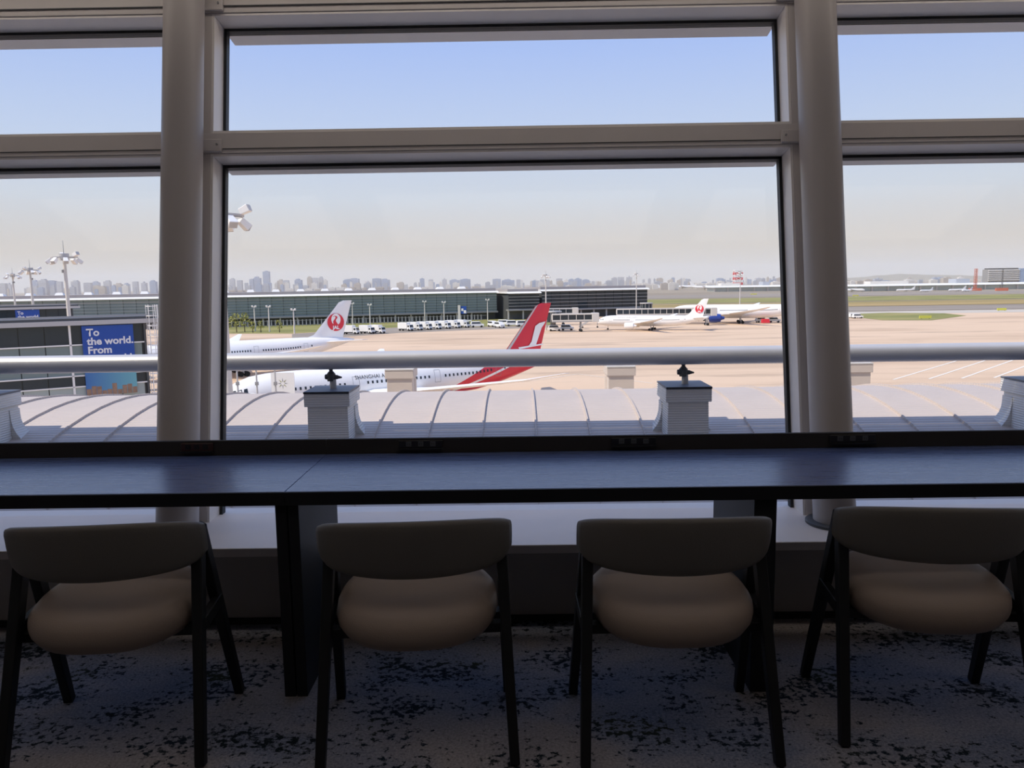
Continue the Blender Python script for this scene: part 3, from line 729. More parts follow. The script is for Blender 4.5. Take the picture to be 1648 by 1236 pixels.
def banner(P, zt, w_, h_, xoff, lab):
    t = empty('advert_banner', (P.x, P.y, AZ), math.atan2(E1.y, E1.x)); tag(t, lab, 'banner')
    H = zt-AZ-0.85
    MB().box(xoff, xoff+w_, -0.28, -0.18, H-h_, H).build('sheet', M['banner'], t)
    ts = w_*0.215
    for i, line in enumerate(('To', 'the world.', 'From', 'the world.')):
        me = text_mesh(line, ts, 0.0, ts*0.03); me.materials.append(M['print'])
        link('lettering', me, t, (xoff+w_*0.085, -0.30, H-w_*0.215-i*ts*0.88), (PI/2,0,0))
    # printed city picture at the bottom
    pz0, pz1 = H-h_, H-h_*0.64
    pm_ = bpy.data.materials.new('printed_city'); pm_.use_nodes = True; n = pm_.node_tree; b = n.nodes['Principled BSDF']; b.inputs['Roughness'].default_value = 0.6
    tc_ = nd(n, 'ShaderNodeTexCoord').outputs['Object']; s = nd(n, 'ShaderNodeSeparateXYZ'); n.links.new(tc_, s.inputs[0])
    mr_ = nd(n, 'ShaderNodeMapRange'); mr_.inputs[1].default_value = xoff; mr_.inputs[2].default_value = xoff+w_; n.links.new(s.outputs[0], mr_.inputs[0])
    n.links.new(ramp(n, mr_.outputs[0], [(0,(0.05,0.16,0.42)),(1,(0.16,0.42,0.48))]), b.inputs['Base Color'])
    pr = MB().box(xoff, xoff+w_, -0.296, -0.281, pz0, pz1).build('print', pm_, t)
    brn = mat('printed_brick', (0.30,0.19,0.13), 0.7, var=0.5, scale=2.5)
    hs = [0.45,0.62,0.58,0.3,0.36,0.72,0.3,0.55,0.6,0.4]
    for i, q in enumerate(hs):
        MB().box(xoff+w_*i/10+0.02, xoff+w_*(i+1)/10-0.02, -0.305, -0.297, pz0, pz0+(pz1-pz0)*q*0.62).build('printed_tower', brn, pr)
    return t
pA = hit(213, 525, Vector((GW.x,GW.y,0)), NW); pB = hit(130, 525, Vector((GW.x,GW.y,0)), NW)
xa = (pB-GW).dot(E1); xb = (pA-GW).dot(E1)
banner(GW, -1.6, xb-xa, (xb-xa)*1.5, xa, 'large blue banner reading To the world on the near gate building')
q1 = hit(24, 500, Vector((g2p.x,g2p.y,0)), NW); q2 = hit(63, 500, Vector((g2p.x,g2p.y,0)), NW)
banner(g2p, -1.75, (q2-q1).length, (q2-q1).length*1.42, (q1-g2p).dot(E1), 'small distant blue banner reading To the world')
# caged ladder at the gate's corner
t = empty('caged_ladder', (GW.x+E1.x*0.9, GW.y+E1.y*0.9, AZ), math.atan2(E1.y, E1.x)); tag(t, 'white caged ladder at the corner of the near gate building', 'ladder')
HL = -0.3-AZ
for x in (-0.35, 0.35): MB().bar((x,-0.3,0),(x,-0.3,HL),0.09,0.09,(0,1,0)).build('stile', M['white'], t)
mb = MB()
for k in range(int(HL/0.45)): mb.bar((-0.35,-0.3,0.3+0.45*k),(0.35,-0.3,0.3+0.45*k),0.05,0.05)
mb.build('rungs', M['white'], t)['kind'] = 'stuff'
for k in range(int(HL/1.1)):
    z = 1.2+1.1*k; mb = MB(); pts = [(0.62*math.cos(a), -0.3-0.75*math.sin(a), z) for a in [PI*i/8 for i in range(9)]]
    for p, q in zip(pts, pts[1:]): mb.bar(p, q, 0.07, 0.09)
    mb.build('cage_hoop', M['white'], t)
for a in (0.0, PI/4, PI/2, 3*PI/4, PI): MB().bar((0.62*math.cos(a),-0.3-0.75*math.sin(a),2),(0.62*math.cos(a),-0.3-0.75*math.sin(a),HL),0.06,0.06,(0,1,0)).build('cage_bar', M['white'], t)

# passenger bridges
def bridge(P, ang, L, z0, lab, hh=2.9, legs=True, mt=None):
    t = empty('passenger_bridge', (P.x, P.y, AZ), ang); tag(t, lab, 'jet bridge')
    mt = mt or M['lgrey']
    MB().box(0,L,-1.5,1.5,z0,z0+0.35).build('floor_beam', M['grey'], t)
    MB().box(0,L,-1.45,1.45,z0+0.36,z0+0.95).build('lower_wall', mt, t)
    MB().box(0,L,-1.55,1.55,z0+hh-0.55,z0+hh).build('roof', mt, t)
    MB().box(0.05,L-0.05,-1.35,1.35,z0+0.96,z0+hh-0.56).build('glazing', M['glassdark'], t)
    n = max(2, int(L/3))
    for i in range(n+1): MB().box(L*i/n-0.12,L*i/n+0.12,-1.48,1.48,z0+0.955,z0+hh-0.555).build('post', mt, t)
    MB().box(L+0.01,L+3.0,-1.9,1.9,z0-0.1,z0+hh+0.15).build('cab', M['offwhite'], t, bevel=0.15)
    if legs:
        for sg in (-1.1, 1.1): MB().bar((L*0.72,sg,0),(L*0.72,sg,z0),0.45,0.45,(0,1,0)).build('leg', M['grey'], t)
        MB().bar((L*0.72,-1.6,0.5),(L*0.72,1.6,0.5),0.5,0.5).build('axle', M['grey'], t)
        for sg in (-1.6, 1.6): MB().cyl((L*0.72,sg-0.25,0.6),(L*0.72,sg+0.25,0.6),0.6,n=14).build('wheel', M['tyre'], t)
    return t
def dock(noseP, d, sc, x):    # point on the near flank of an aircraft at local x
    n = Vector((-d.y, d.x, 0)); return noseP + d*(x*sc) - n*(3.4*sc)
# bridge to the left crane airliner
pj = dock(jal_nose, E1, 1, 30); st = pj + Vector((-26,-8,0))
pa = at(425, 585, 176); pa.z = 0
bridge(Vector((-84,158,0)), math.radians(18), 18, 4.3, 'grey glazed passenger bridge in front of the left crane-tailed airliner', 3.4)
b1 = bridge(Vector((-39.6,95.2,0)), math.radians(40), 5.0, 4.0, 'passenger bridge at the nose of the red-tailed airliner', 3.0)
# sign panel with a flower emblem and three posts near that bridge
P = at(455, 617, 101); t = empty('bridge_sign', (P.x,P.y,AZ)); tag(t, 'white sign panel with a small green flower emblem by the nose', 'sign')
H = P.z-AZ
MB().box(-1.5,1.5,0,0.15,H-1.6,H+1.4).build('panel', M['white'], t)
MB().bar((-1.2,0.3,0),(-1.2,0.3,H-1.5),0.2,0.2,(0,1,0)).build('post', M['grey'], t); MB().bar((1.2,0.3,0),(1.2,0.3,H-1.5),0.2,0.2,(0,1,0)).build('post', M['grey'], t)
for i in range(8):
    a = 2*PI*i/8
    MB().add([(0.25*math.cos(a-.25),-0.02,0.25*math.sin(a-.25)+H),(0.75*math.cos(a),-0.02,0.75*math.sin(a)+H),(0.25*math.cos(a+.25),-0.02,0.25*math.sin(a+.25)+H)], [(0,1,2)]).build('petal', M['leaf'] if i % 2 else M['grey'], t)
for px, lab in ((382, 'grey slim apron post left of the flower sign'), (413, 'grey slim apron post between two others by the nose'), (443, 'tall grey post just beside the flower sign')):
    P = at(px, 612, 98); t = empty('apron_post', (P.x,P.y,AZ)); tag(t, lab, 'post')
    zt = at(px, 596, 98).z-AZ
    MB().cyl((0,0,0),(0,0,zt),0.14,0.10,10).build('shaft', M['lgrey'], t, smooth=True); MB().cyl((0,0,zt),(0,0,zt+0.35),0.2,0.16,10).build('lamp', M['offwhite'], t, smooth=True)
    MB().box(-0.18,0.18,-0.18,0.18,zt*0.82,zt*0.86).build('collar', M['grey'], t)

# ================================================================== floodlight masts
def mast(P, htop, lab, n=8, rot=0.0, group='floodlight masts', slim=1.0):
    t = empty('floodlight_mast', (P.x,P.y,AZ), rot); tag(t, lab, 'mast', group)
    H = htop-AZ
    MB().cyl((0,0,0),(0,0,H),0.42*slim,0.24*slim,16).build('pole', M['offwhite'], t, smooth=True)
    MB().cyl((0,0,H-0.6),(0,0,H+0.5),0.75*slim,0.75*slim,16).build('head_drum', M['lgrey'], t, smooth=True)
    rs = [[(r*math.cos(2*PI*i/24), r*math.sin(2*PI*i/24), z) for i in range(24)] for r, z in ((1.9*slim,H-0.18),(2.0*slim,H-0.18),(2.0*slim,H-0.02),(1.9*slim,H-0.02),(1.9*slim,H-0.18))]
    MB().rings(rs, caps=False).build('lamp_ring', M['lgrey'], t)
    for i in range(4):
        a = PI*i/4; MB().bar((-1.95*slim*math.cos(a),-1.95*slim*math.sin(a),H-0.1),(1.95*slim*math.cos(a),1.95*slim*math.sin(a),H-0.1),0.1,0.1).build('ring_arm', M['grey'], t)
    for i in range(n):
        a = 2*PI*i/n+0.2; c, s = math.cos(a)*slim, math.sin(a)*slim
        up = 1 if i % 3 == 2 else -1
        l = MB().bar((c*1.8,s*1.8,H-0.1+up*0.25),(c*2.55,s*2.55,H-0.1+up*0.75-0.15),0.62*slim,0.5*slim,(0,0,1),0.78*slim,0.62*slim).build('floodlight', M['white'], t, bevel=0.05)
        MB().bar((c*2.56,s*2.56,H-0.1+up*0.75-0.155),(c*2.6,s*2.6,H-0.1+up*0.77-0.16),0.66*slim,0.5*slim).build('lens', M['lgrey'], l)
    MB().cyl((0,0,H+0.5),(0,0,H+2.6),0.06*slim,0.03*slim,8).build('lightning_rod', M['grey'], t)
    MB().box(-0.3*slim,0.3*slim,-0.5*slim,-0.2*slim,H*0.9,H*0.9+0.5).build('junction_box', M['grey'], t)
    return t
for px, py, d, lab in ((351,345,65,'near floodlight mast behind the left mullion, lamps showing'), (103,413,130,'tallest floodlight mast at left, before the city'), (48,434,204,'middle floodlight mast of the three at left'), (20,443,265,'smallest leftmost floodlight mast')):
    P = at(px, py, d); mast(P, P.z, lab, rot=d)
def pole(px, ytop, ybase, lab, kind='lamp'):
    P = gnd(px, ybase); d = P.y; H = at(px, ytop, d).z-AZ
    t = empty('light_pole', (P.x,P.y,AZ)); tag(t, lab, 'light pole', 'light poles along the terminal')
    MB().cyl((0,0,0),(0,0,H),0.35,0.22,10).build('shaft', M['offwhite'], t, smooth=True)
    MB().box(-1.1,1.1,-0.3,0.3,H-0.15,H+0.25).build('lamp_arm', M['white'], t)
    for s in (-0.8, 0.8): MB().box(s-0.35,s+0.35,-0.6,0.3,H+0.26,H+0.75).build('lamp', M['white'], t)
    return t
for px, yt, yb, lab in ((411,494,533,'leftmost light pole among the yellow-green trees'),(434,494,534,'light pole just right of the yellow-green trees'),(474,499,537,'short cross-armed light pole left of the crane tail'),
                        (568,489,523,'light pole just right of the crane tail fin'),(596,491,523,'light pole above the pair of parked trucks'),(684,486,519,'light pole above the left of the truck row'),
                        (715,487,519,'light pole above the right of the truck row'),(785,483,516,'light pole right of the blue sign')): pole(px, yt, yb, lab)
P = gnd(879,532); mast(P, at(879,443,P.y).z, 'slim tall floodlight mast just right of the red tail', slim=0.8)
P = gnd(1024,513); mast(P, at(1024,441,P.y).z, 'slim tall floodlight mast at the end of the dark terminal', slim=0.8)
P = gnd(1190,515); mast(P, at(1190,440,P.y).z, 'slim floodlight mast behind the blue-engined airliner', slim=0.7)

# ================================================================== long glass terminal
TA = Vector((-300,372,0)); TB = Vector((-12.5,468.6,0))
def terminal(A, B, ztop, zgl, lab, name='glass_terminal', style='teal', depth=40):
    d = (B-A); L = d.length; d.normalize()
    t = empty(name, (A.x,A.y,AZ), math.atan2(d.y,d.x)); tag(t, lab, 'building')
    H = ztop-AZ; G = zgl-AZ
    MB().box(0,L,4.0,depth,0,G).build('undercroft', M['dgrey'], t)
    MB().box(0,L,0.4,depth,G,H-1.0).build('core', M['dgrey'], t)
    MB().hexa([(-1,-1.6,H-0.95),(L+1,-1.6,H-0.95),(L+1,depth+1,H-0.95),(-1,depth+1,H-0.95),(-1,0.9,H),(L+1,0.9,H),(L+1,depth+1,H),(-1,depth+1,H)]).build('roof_edge', M['white'], t)
    MB().box(0,L,2,depth-1,H+0.01,H+1.5).build('roof_deck', M['roofgrey'], t)
    np_ = int(L/6)
    gm = M['glassteal'] if style == 'teal' else M['glassdark']
    p = MB().box(0.1,L/np_-0.1,0.0,0.35,G+0.1,H-1.05); p0_ = p.build('glass_panel', gm, t)
    for i in range(1, np_): link('glass_panel', p0_.data, t, (L*i/np_,0,0))
    nb = 7 if style == 'teal' else 5
    for k in range(nb+1):
        z = G+(H-1.2-G)*k/nb
        MB().box(0,L,-0.3,-0.02,z-0.12,z+0.12).build('louvre', M['glassteal2'] if (style == 'teal' and k != nb-1) else M['lgrey'], t)
    MB().box(-0.5,L+0.5,-0.8,3.9,G-0.9,G-0.02).build('floor_slab', M['grey'], t)
    c0 = MB().box(-0.4,0.4,0.5,1.3,0,G-0.92); c0_ = c0.build('column', M['lgrey'], t)
    for i in range(1, int(L/9)): link('column', c0_.data, t, (9*i,0,0))
    if style == 'teal':
        s0 = MB().hexa([(-2,6,H+1.5),(2,6,H+1.5),(2,12,H+1.5),(-2,12,H+1.5),(-1.5,7,H+2.8),(1.5,7,H+2.8),(1.5,11,H+2.4),(-1.5,11,H+2.4)]); s0_ = s0.build('skylight', M['white'], t); s0_.location = (7,0,0)
        for i in range(1, int(L/13.2)): link('skylight', s0_.data, t, (7+13.2*i,0,0))
    return t
terminal(TA, TB, -2.45, -14.2, 'long teal glass terminal with white roof edge')
ta = at(818.5,470,459); tb = at(868,470,465)
terminal(Vector((ta.x,ta.y,0)), Vector((tb.x,tb.y,0)), -3.1, -13.2, 'dark louvred terminal block right of the teal glass', 'terminal_block', 'dark', 30)
tc1 = at(872,470,474); tb1 = at(1042,470,505)
terminal(Vector((tc1.x,tc1.y,0)), Vector((tb1.x,tb1.y,0)), -2.2, -14.0, 'dark glazed terminal pier behind the docked airliner', 'terminal_pier', 'dark', 26)
# picket fence in front of the undercroft
dT = (TB-TA).normalized(); t = empty('security_fence', (TA.x,TA.y-9,AZ), math.atan2(dT.y,dT.x)); tag(t, 'grey picket fence below the glass terminal', 'fence')
Lf = (TB-TA).length
for z in (0.6, 3.0): MB().bar((40,0,z),(Lf-6,0,z),0.15,0.2).build('rail', M['grey'], t)
pk = MB().box(-0.25,0.25,-0.1,0.1,0,3.4).build('picket', M['lgrey'], t); pk.location = (40,0,0)
for i in range(1, int((Lf-46)/2.0)): link('picket', pk.data, t, (40+2.0*i,0.12,0))
# blue sign with white post
P = gnd(742,518); t = empty('terminal_sign', (P.x,P.y,AZ)); tag(t, 'blue and white sign on a white post before the terminal', 'sign')
zt = at(742,493,P.y).z-AZ
MB().box(-1.6,-0.2,-0.6,0.6,0,zt+0.6).build('post', M['offwhite'], t); s = MB().box(0.0,3.2,-0.25,0.25,zt-4.2,zt).build('panel', M['banner'], t)
MB().box(0.2,1.4,-0.3,-0.26,zt-2.6,zt-1.2).build('panel_mark', M['white'], s); MB().box(1.6,3.0,-0.3,-0.26,zt-3.9,zt-2.2).build('panel_mark', M['white'], s)
MB().box(-4,6,-1,1,0.4,0.9).build('canopy_base', M['white'], t)

# trees
def tree(px, yb, h, lab):
    P = gnd(px, yb); t = empty('tree', (P.x,P.y,AZ)); tag(t, lab, 'tree', 'yellow-green trees before the terminal')
    MB().cyl((0,0,0),(0,0,h*0.55),0.25,0.12,8).build('trunk', M['bark'], t)
    mb = MB()
    for k in range(70):
        a = random.random()*2*PI; q = random.random()**0.5; zz = random.uniform(0.35,1.0)
        rr = h*0.33*math.sin(PI*min(1,(zz-0.2)/0.95))*q
        c = (rr*math.cos(a), rr*math.sin(a), h*zz); s = h*random.uniform(0.05,0.10)
        vs = [(c[0]+s*random.uniform(-1,1), c[1]+s*random.uniform(-1,1), c[2]+s*random.uniform(-1,1)) for _ in range(4)]
        mb.add(vs, [(0,1,2),(0,1,3),(0,2,3),(1,2,3)])
    mb.build('crown', M['leaf'], t)
for px, yb, h, lab in ((368,536,7.0,'leftmost yellow-green tree beside the mullion'),(381,535,8.6,'second yellow-green tree from the mullion'),(394,534,9.0,'third yellow-green tree, tallest with the fourth'),
                       (407,535.5,5.5,'low yellow-green tree left of the first light pole'),(420,535,5.2,'low yellow-green tree between two light poles'),(450,535,5.6,'lone yellow-green tree before the fence')): tree(px, yb, h, lab)

# vehicles
def truck_proto():
    t = empty('box_truck')
    MB().box(-3.2,2.0,-1.2,1.2,0.9,3.5).build('cargo_box', M['white'], t, bevel=0.05)
    cb = MB().hexa([(2.1,-1.15,0.6),(4.0,-1.15,0.6),(4.0,1.15,0.6),(2.1,1.15,0.6),(2.1,-1.1,2.7),(3.5,-1.1,2.7),(3.5,1.1,2.7),(2.1,1.1,2.7)]).build('cab', M['white'], t, bevel=0.05)
    MB().hexa([(3.76,-1.0,1.65),(3.86,-1.0,1.65),(3.86,1.0,1.65),(3.76,1.0,1.65),(3.5,-0.95,2.55),(3.6,-0.95,2.55),(3.6,0.95,2.55),(3.5,0.95,2.55)]).build('windscreen', M['dark'], cb)
    for sg in (-1.17, 1.17): MB().box(2.5,3.3,sg-0.03,sg+0.03,1.7,2.45).build('side_window', M['dark'], cb)
    MB().box(-3.1,4.0,-0.6,0.6,0.5,0.88).build('chassis', M['dgrey'], t)
    for x in (-2.1, 3.1):
        for sg in (-1, 1): MB().cyl((x,sg*0.85,0.5),(x,sg*1.15,0.5),0.5,n=12).build('wheel', M['tyre'], t)
    return t
def van_proto():
    t = empty('van')
    bd = MB().hexa([(-2.2,-0.9,0.4),(2.2,-0.9,0.4),(2.2,0.9,0.4),(-2.2,0.9,0.4),(-2.2,-0.85,1.2),(2.2,-0.85,1.1),(2.2,0.85,1.1),(-2.2,0.85,1.2)]).build('body', M['white'], t, bevel=0.08)
    MB().hexa([(-2.1,-0.85,1.2),(1.5,-0.85,1.13),(1.5,0.85,1.13),(-2.1,0.85,1.2),(-2.0,-0.75,2.0),(0.8,-0.75,2.0),(0.8,0.75,2.0),(-2.0,0.75,2.0)]).build('cabin', M['white'], t, bevel=0.05)
    MB().hexa([(-1.9,-0.88,1.3),(1.2,-0.88,1.3),(1.2,0.88,1.3),(-1.9,0.88,1.3),(-1.85,-0.80,1.8),(0.85,-0.80,1.8),(0.85,0.80,1.8),(-1.85,0.80,1.8)]).build('side_glass', M['dark'], t)
    for x in (-1.4, 1.4):
        for sg in (-1, 1): MB().cyl((x,sg*0.65,0.35),(x,sg*0.9,0.35),0.35,n=12).build('wheel', M['tyre'], t)
    return t
tp = truck_proto(); vp = van_proto(); used = {}
def place(proto, px, py, ang, lab, cat, group, sc=1.0):
    o = proto if proto.name not in used else copy_tree(proto); used[proto.name] = 1
    P = gnd(px, py); o.location = (P.x, P.y, AZ+0.05); o.rotation_euler = (0,0,math.radians(ang)); o.scale = (sc,)*3
    tag(o, lab, cat, group)
ordn = ['first','second','third','fourth','fifth','sixth','seventh']
for i in range(7): place(tp, 652+15.2*i, 532.5-0.85*i, -35, 'white box truck, %s from the left in the long parked row' % ordn[i], 'truck', 'parked box trucks', 1.08)
place(tp, 563, 538, -20, 'white box truck alone, close right of the crane tail', 'truck', 'parked box trucks', 1.1)
place(tp, 590, 537, -35, 'left one of two white box trucks parked as a pair', 'truck', 'parked box trucks', 1.05)
place(tp, 607, 536.5, -35, 'right one of two white box trucks parked as a pair', 'truck', 'parked box trucks', 1.05)
place(vp, 746, 527.2, -30, 'white van at the right end of the truck row', 'van', 'vans on the service road', 1.5)
for px, py, a, lab in ((768,527,10,'low white van left of the equipment cluster'),(793,526,-60,'white van at the left of the equipment cluster'),(804,527.6,-60,'white van in the middle of the equipment cluster'),
                       (812,524,-20,'white van at the right of the equipment cluster'),(825,525,5,'white van between the cluster and the red tail'),(841,525.4,15,'white van touching the red tail in view')):
    place(vp, px, py, a, lab, 'van', 'vans on the service road', 1.45)
place(vp, 1374, 512, 10, 'small pale car beside the right column', 'car', None, 1.2)
place(vp, 1380, 512.5, 0, 'small grey-windowed car on the grass edge right of the column', 'car', None, 1.2)
for px, py, a, lab in ((893,533,0,'small white tug at the foot of the slim mast'),(913,532,-10,'low white dolly right of the slim mast'),(1128,516.5,0,'white service van beside the crane tail'),(1225,519,10,'white loader below the blue-engined airliner'),(1246,519,-5,'grey loader right of the red container')):
    place(vp, px, py, a, lab, 'vehicle', None, 1.3)
P = gnd(1232,521); t = MB().hexa([(-1.6,-1,0.4),(1.6,-1,0.4),(1.6,1,0.4),(-1.6,1,0.4),(-1.6,-1,2.0),(1.2,-1,2.0),(1.2,1,2.0),(-1.6,1,2.0)]).build('cargo_container', M['red'])
t.location = (P.x,P.y,AZ); t.scale = (1.15,)*3; tag(t, 'small red cargo container below the right airliner', 'container')
# baggage boarding stairs + bridges by the docked airliner
bridge(Vector((14.5,338,0)), math.radians(4), 17, 4.2, 'white passenger bridge docking with the crane-tailed airliner', 3.6, True, M['offwhite'])
bridge(Vector((48,386,0)), math.radians(-1), 36, 4.4, 'long glazed passenger bridge behind the docked crane tail', 3.6, True, M['offwhite'])
bridge(Vector((11,395,0)), math.radians(2), 16, 5.0, 'far grey passenger bridge against the dark terminal pier', 3.4, True, M['lgrey'])
bridge(Vector((85.0,372,0)), math.radians(8), 5, 4.6, 'short pale passenger bridge above the dark blue engine', 3.6, True, M['lgrey'])
def stairs(px, py, ang, lab):
    P = gnd(px, py); t = empty('boarding_stairs', (P.x,P.y,AZ), math.radians(ang)); tag(t, lab, 'stairs')
    MB().bar((0,-0.8,0.6),(7,-0.8,4.6),0.2,0.5).build('side_beam', M['offwhite'], t); MB().bar((0,0.8,0.6),(7,0.8,4.6),0.2,0.5).build('side_beam', M['offwhite'], t)
    st = MB().box(0,0.5,-0.7,0.7,0.5,0.6).build('step', M['grey'], t)
    for i in range(1, 12): link('step', st.data, t, (0.56*i,0,0.33*i))
    MB().box(7,9.5,-0.9,0.9,4.6,4.8).build('platform', M['offwhite'], t)
    for x in (1.5, 8.5):
        MB().bar((x,-0.8,0.3),(x,-0.8,4.6 if x > 5 else 1.4),0.2,0.2,(0,1,0)).build('support', M['grey'], t)
        MB().cyl((x,-0.9,0.4),(x,-0.6,0.4),0.4,n=12).build('wheel', M['tyre'], t)
    MB().bar((0,-0.85,1.7),(7,-0.85,5.7),0.08,0.08).build('handrail', M['white'], t)
stairs(932,528,8,'white boarding stairs under the docked airliner bridge')
def gate_portal(px, Y, lab):
    P = at(px, 505, Y); t = empty('bridge_rotunda', (P.x,P.y,AZ)); tag(t, lab, 'bridge tower')
    MB().cyl((0,0,0),(0,0,4.0),1.2,1.2,16).build('pillar', M['grey'], t, smooth=True); MB().cyl((0,0,4.01),(0,0,8.2),3.4,3.4,24).build('drum', M['glassdark'], t, smooth=True)
    MB().cyl((0,0,8.21),(0,0,8.8),3.8,3.8,24).build('drum_roof', M['lgrey'], t, smooth=True)
    for i in range(10):
        a = 2*PI*i/10; MB().bar((3.45*math.cos(a),3.45*math.sin(a),4.0),(3.45*math.cos(a),3.45*math.sin(a),8.2),0.2,0.2,(0,1,0)).build('post', M['lgrey'], t)
gate_portal(890,345,'grey drum-shaped bridge tower right of the red tail')
gate_portal(1040,460,'pale drum-shaped bridge tower at the end of the dark pier')

# yellow taxiway signs
for px, py, wd, lab in ((1489,513.5,6,'yellow-green taxiway sign on the grass island'),(1612,500.5,5.5,'pale yellow taxiway sign at far right'),(1377,477,7,'pale yellow sign far beyond the right column'),(1213,474.5,9,'pale yellow sign on the far field left of the right mullion')):
    P = gnd(px,py); t = empty('taxiway_sign', (P.x,P.y,AZ)); tag(t, lab, 'sign', 'yellow taxiway signs')
    MB().box(-wd/2,wd/2,-0.3,0.3,0.4,1.8).build('panel', M['yellow'], t); 
    for x in (-wd/3, wd/3): MB().box(x-0.1,x+0.1,-0.1,0.1,0,0.4).build('foot', M['dgrey'], t)

# ================================================================== far side of the airfield
def far_terminal(px0, px1, ytop, ybase, lab):
    P = gnd((px0+px1)/2, ybase); d = P.y; A = at(px0,(ytop+ybase)/2,d); B = at(px1,(ytop+ybase)/2,d); zt = at((px0+px1)/2,ytop,d).z-AZ
    t = empty('far_terminal', (A.x,d,AZ)); tag(t, lab, 'building'); L = B.x-A.x
    MB().box(0,L,2,60,0,zt*0.72).build('body', M['glassteal2'], t)
    MB().hexa([(-5,-4,zt*0.74),(L+5,-4,zt*0.74),(L+5,64,zt*0.74),(-5,64,zt*0.74),(0,4,zt),(L,4,zt),(L,56,zt),(0,56,zt)]).build('roof', M['white'], t)
    n = int(L/25); c0 = MB().box(-1.2,1.2,0,1.9,0,zt*0.72).build('pier', M['lgrey'], t)
    for i in range(1, n): link('pier', c0.data, t, (L*i/n,0,0))
    MB().box(L*0.1,L*0.3,20,45,zt+0.1,zt+5).build('roof_block', M['cityW'], t); MB().box(L*0.55,L*0.62,20,45,zt+0.1,zt+7).build('roof_block', M['cityC'], t)
far_terminal(1378, 1690, 455.8, 466.8, 'long white-roofed terminal across the runway at right')
far_terminal(1150, 1300, 459.3, 468.5, 'long white-roofed terminal across the runway near the right mullion')
def small_plane(px, py, L, ang, lab, fm=None):
    P = gnd(px,py); s = L/62.0; mb = MB()
    mb.rings([[(x, r*math.cos(2*PI*i/12), zc+r*math.sin(2*PI*i/12)) for i in range(12)] for x, r, zc in FUS])
    slab_wing(mb, [(19.5,12.5,-2,3.9,1.3),(40.3,1.1,-29.6,8.0,0.12)]); slab_wing(mb, [(19.5,12.5,2,3.9,1.3),(40.3,1.1,29.6,8.0,0.12)])
    t = empty('distant_airliner', (P.x,P.y,AZ), math.radians(ang), s); tag(t, lab, 'airplane', 'distant parked airliners')
    mb.build('fuselage', M['fuse'], t, smooth='all')
    MB().prism([(47,7.2),(58.4,7.2),(61.3,17.1),(58.8,17.1)], -0.3, 0.3).build('tail_fin', fm or M['fuse'], t)
    for g in ((6,0),(31,-4.5),(31,4.5)): MB().cyl((g[0],g[1],0),(g[0],g[1],3.5),0.5,n=8).build('gear', M['dgrey'], t)
for px, py, L, a, lab in ((1088,465.5,50,178,'tiny distant white airliner left of the docked crane tail'),(1118,464.5,70,178,'distant white airliner above the docked crane tail'),(1160,466,75,175,'long distant white airliner left of the red-white tower'),
                          (1205,466.5,60,170,'distant white airliner right of the red-white tower'),(1442,469.5,30,0,'distant airliner with pale tail, leftmost across the runway'),(1480,470.3,26,20,'distant airliner second of those across the runway at right'),
                          (1526,469.5,30,10,'distant airliner left of the orange mast, its tail upright'),(1548,470,26,30,'distant airliner closest to the orange mast'),(1392,469.8,40,170,'distant airliner just right of the right column')):
    small_plane(px, py, L, a, lab)
def lattice(px, ytop, ybase, lab, wpx, cols, name='lattice_tower'):
    P = gnd(px, ybase); d = P.y; H = at(px,ytop,d).z-AZ; W = wpx*d/FPX
    t = empty(name, (P.x,P.y,AZ)); tag(t, lab, 'tower'); n = 8
    for i in range(n):
        z0, z1 = H*i/n, H*(i+1)/n; mb = MB(); ws = W/2
        for sx, sy in ((-1,-1),(1,-1),(1,1),(-1,1)): mb.bar((sx*ws,sy*ws,z0),(sx*ws,sy*ws,z1),W*0.16,W*0.16,(0,1,0))
        mb.bar((-ws,-ws,z0),(ws,-ws,z1),W*0.1,W*0.1,(0,1,0)); mb.bar((ws,-ws,z0),(-ws,-ws,z1),W*0.1,W*0.1,(0,1,0)); mb.box(-ws,ws,-ws,ws,z1-W*0.12,z1)
        mb.build('section', cols[i % 2], t)
    return t, H, W
lattice(1187, 434.5, 466.5, 'red and white lattice tower rising beyond the airfield', 11, (M['red'], M['white']))
t, H, W = lattice(1569, 432.5, 468, 'orange crane mast before the far terminal', 3.0, (M['orange'], M['orange']), 'crane_mast')
MB().box(-W*3,W*3,-W,W,0,H*0.12).build('crane_base', M['orange'], t)
t, H, W = lattice(1612, 433, 468, 'dark thin mast on an orange base before the grey block', 1.6, (M['dgrey'], M['dgrey']), 'crane_mast')
MB().box(-W*6,W*6,-W,W,0,H*0.13).build('crane_base', M['orange'], t)
# grey multi-storey block
P = gnd(1625, 464); d = P.y; A = at(1592,450,d); B = at(1690,450,d); zt = at(1625,433,d).z-AZ
t = empty('parking_block', (A.x,d,AZ)); tag(t, 'grey multi-storey block with banded floors at the right edge', 'building'); L = B.x-A.x
MB().box(0,L*0.5,3,22,0,zt).build('body', M['grey'], t); MB().box(L*0.5,L,1,24,0,zt+1).build('wing_block', M['cityA'], t)
for k in range(6): MB().box(-1,L*0.5,0,2.9,zt*(0.42+0.1*k),zt*(0.42+0.1*k)+1.6).build('floor_band', M['cityW'], t)
MB().box(2,L*0.5,6,20,zt+0.1,zt+2).build('roof_frame', M['dgrey'], t)
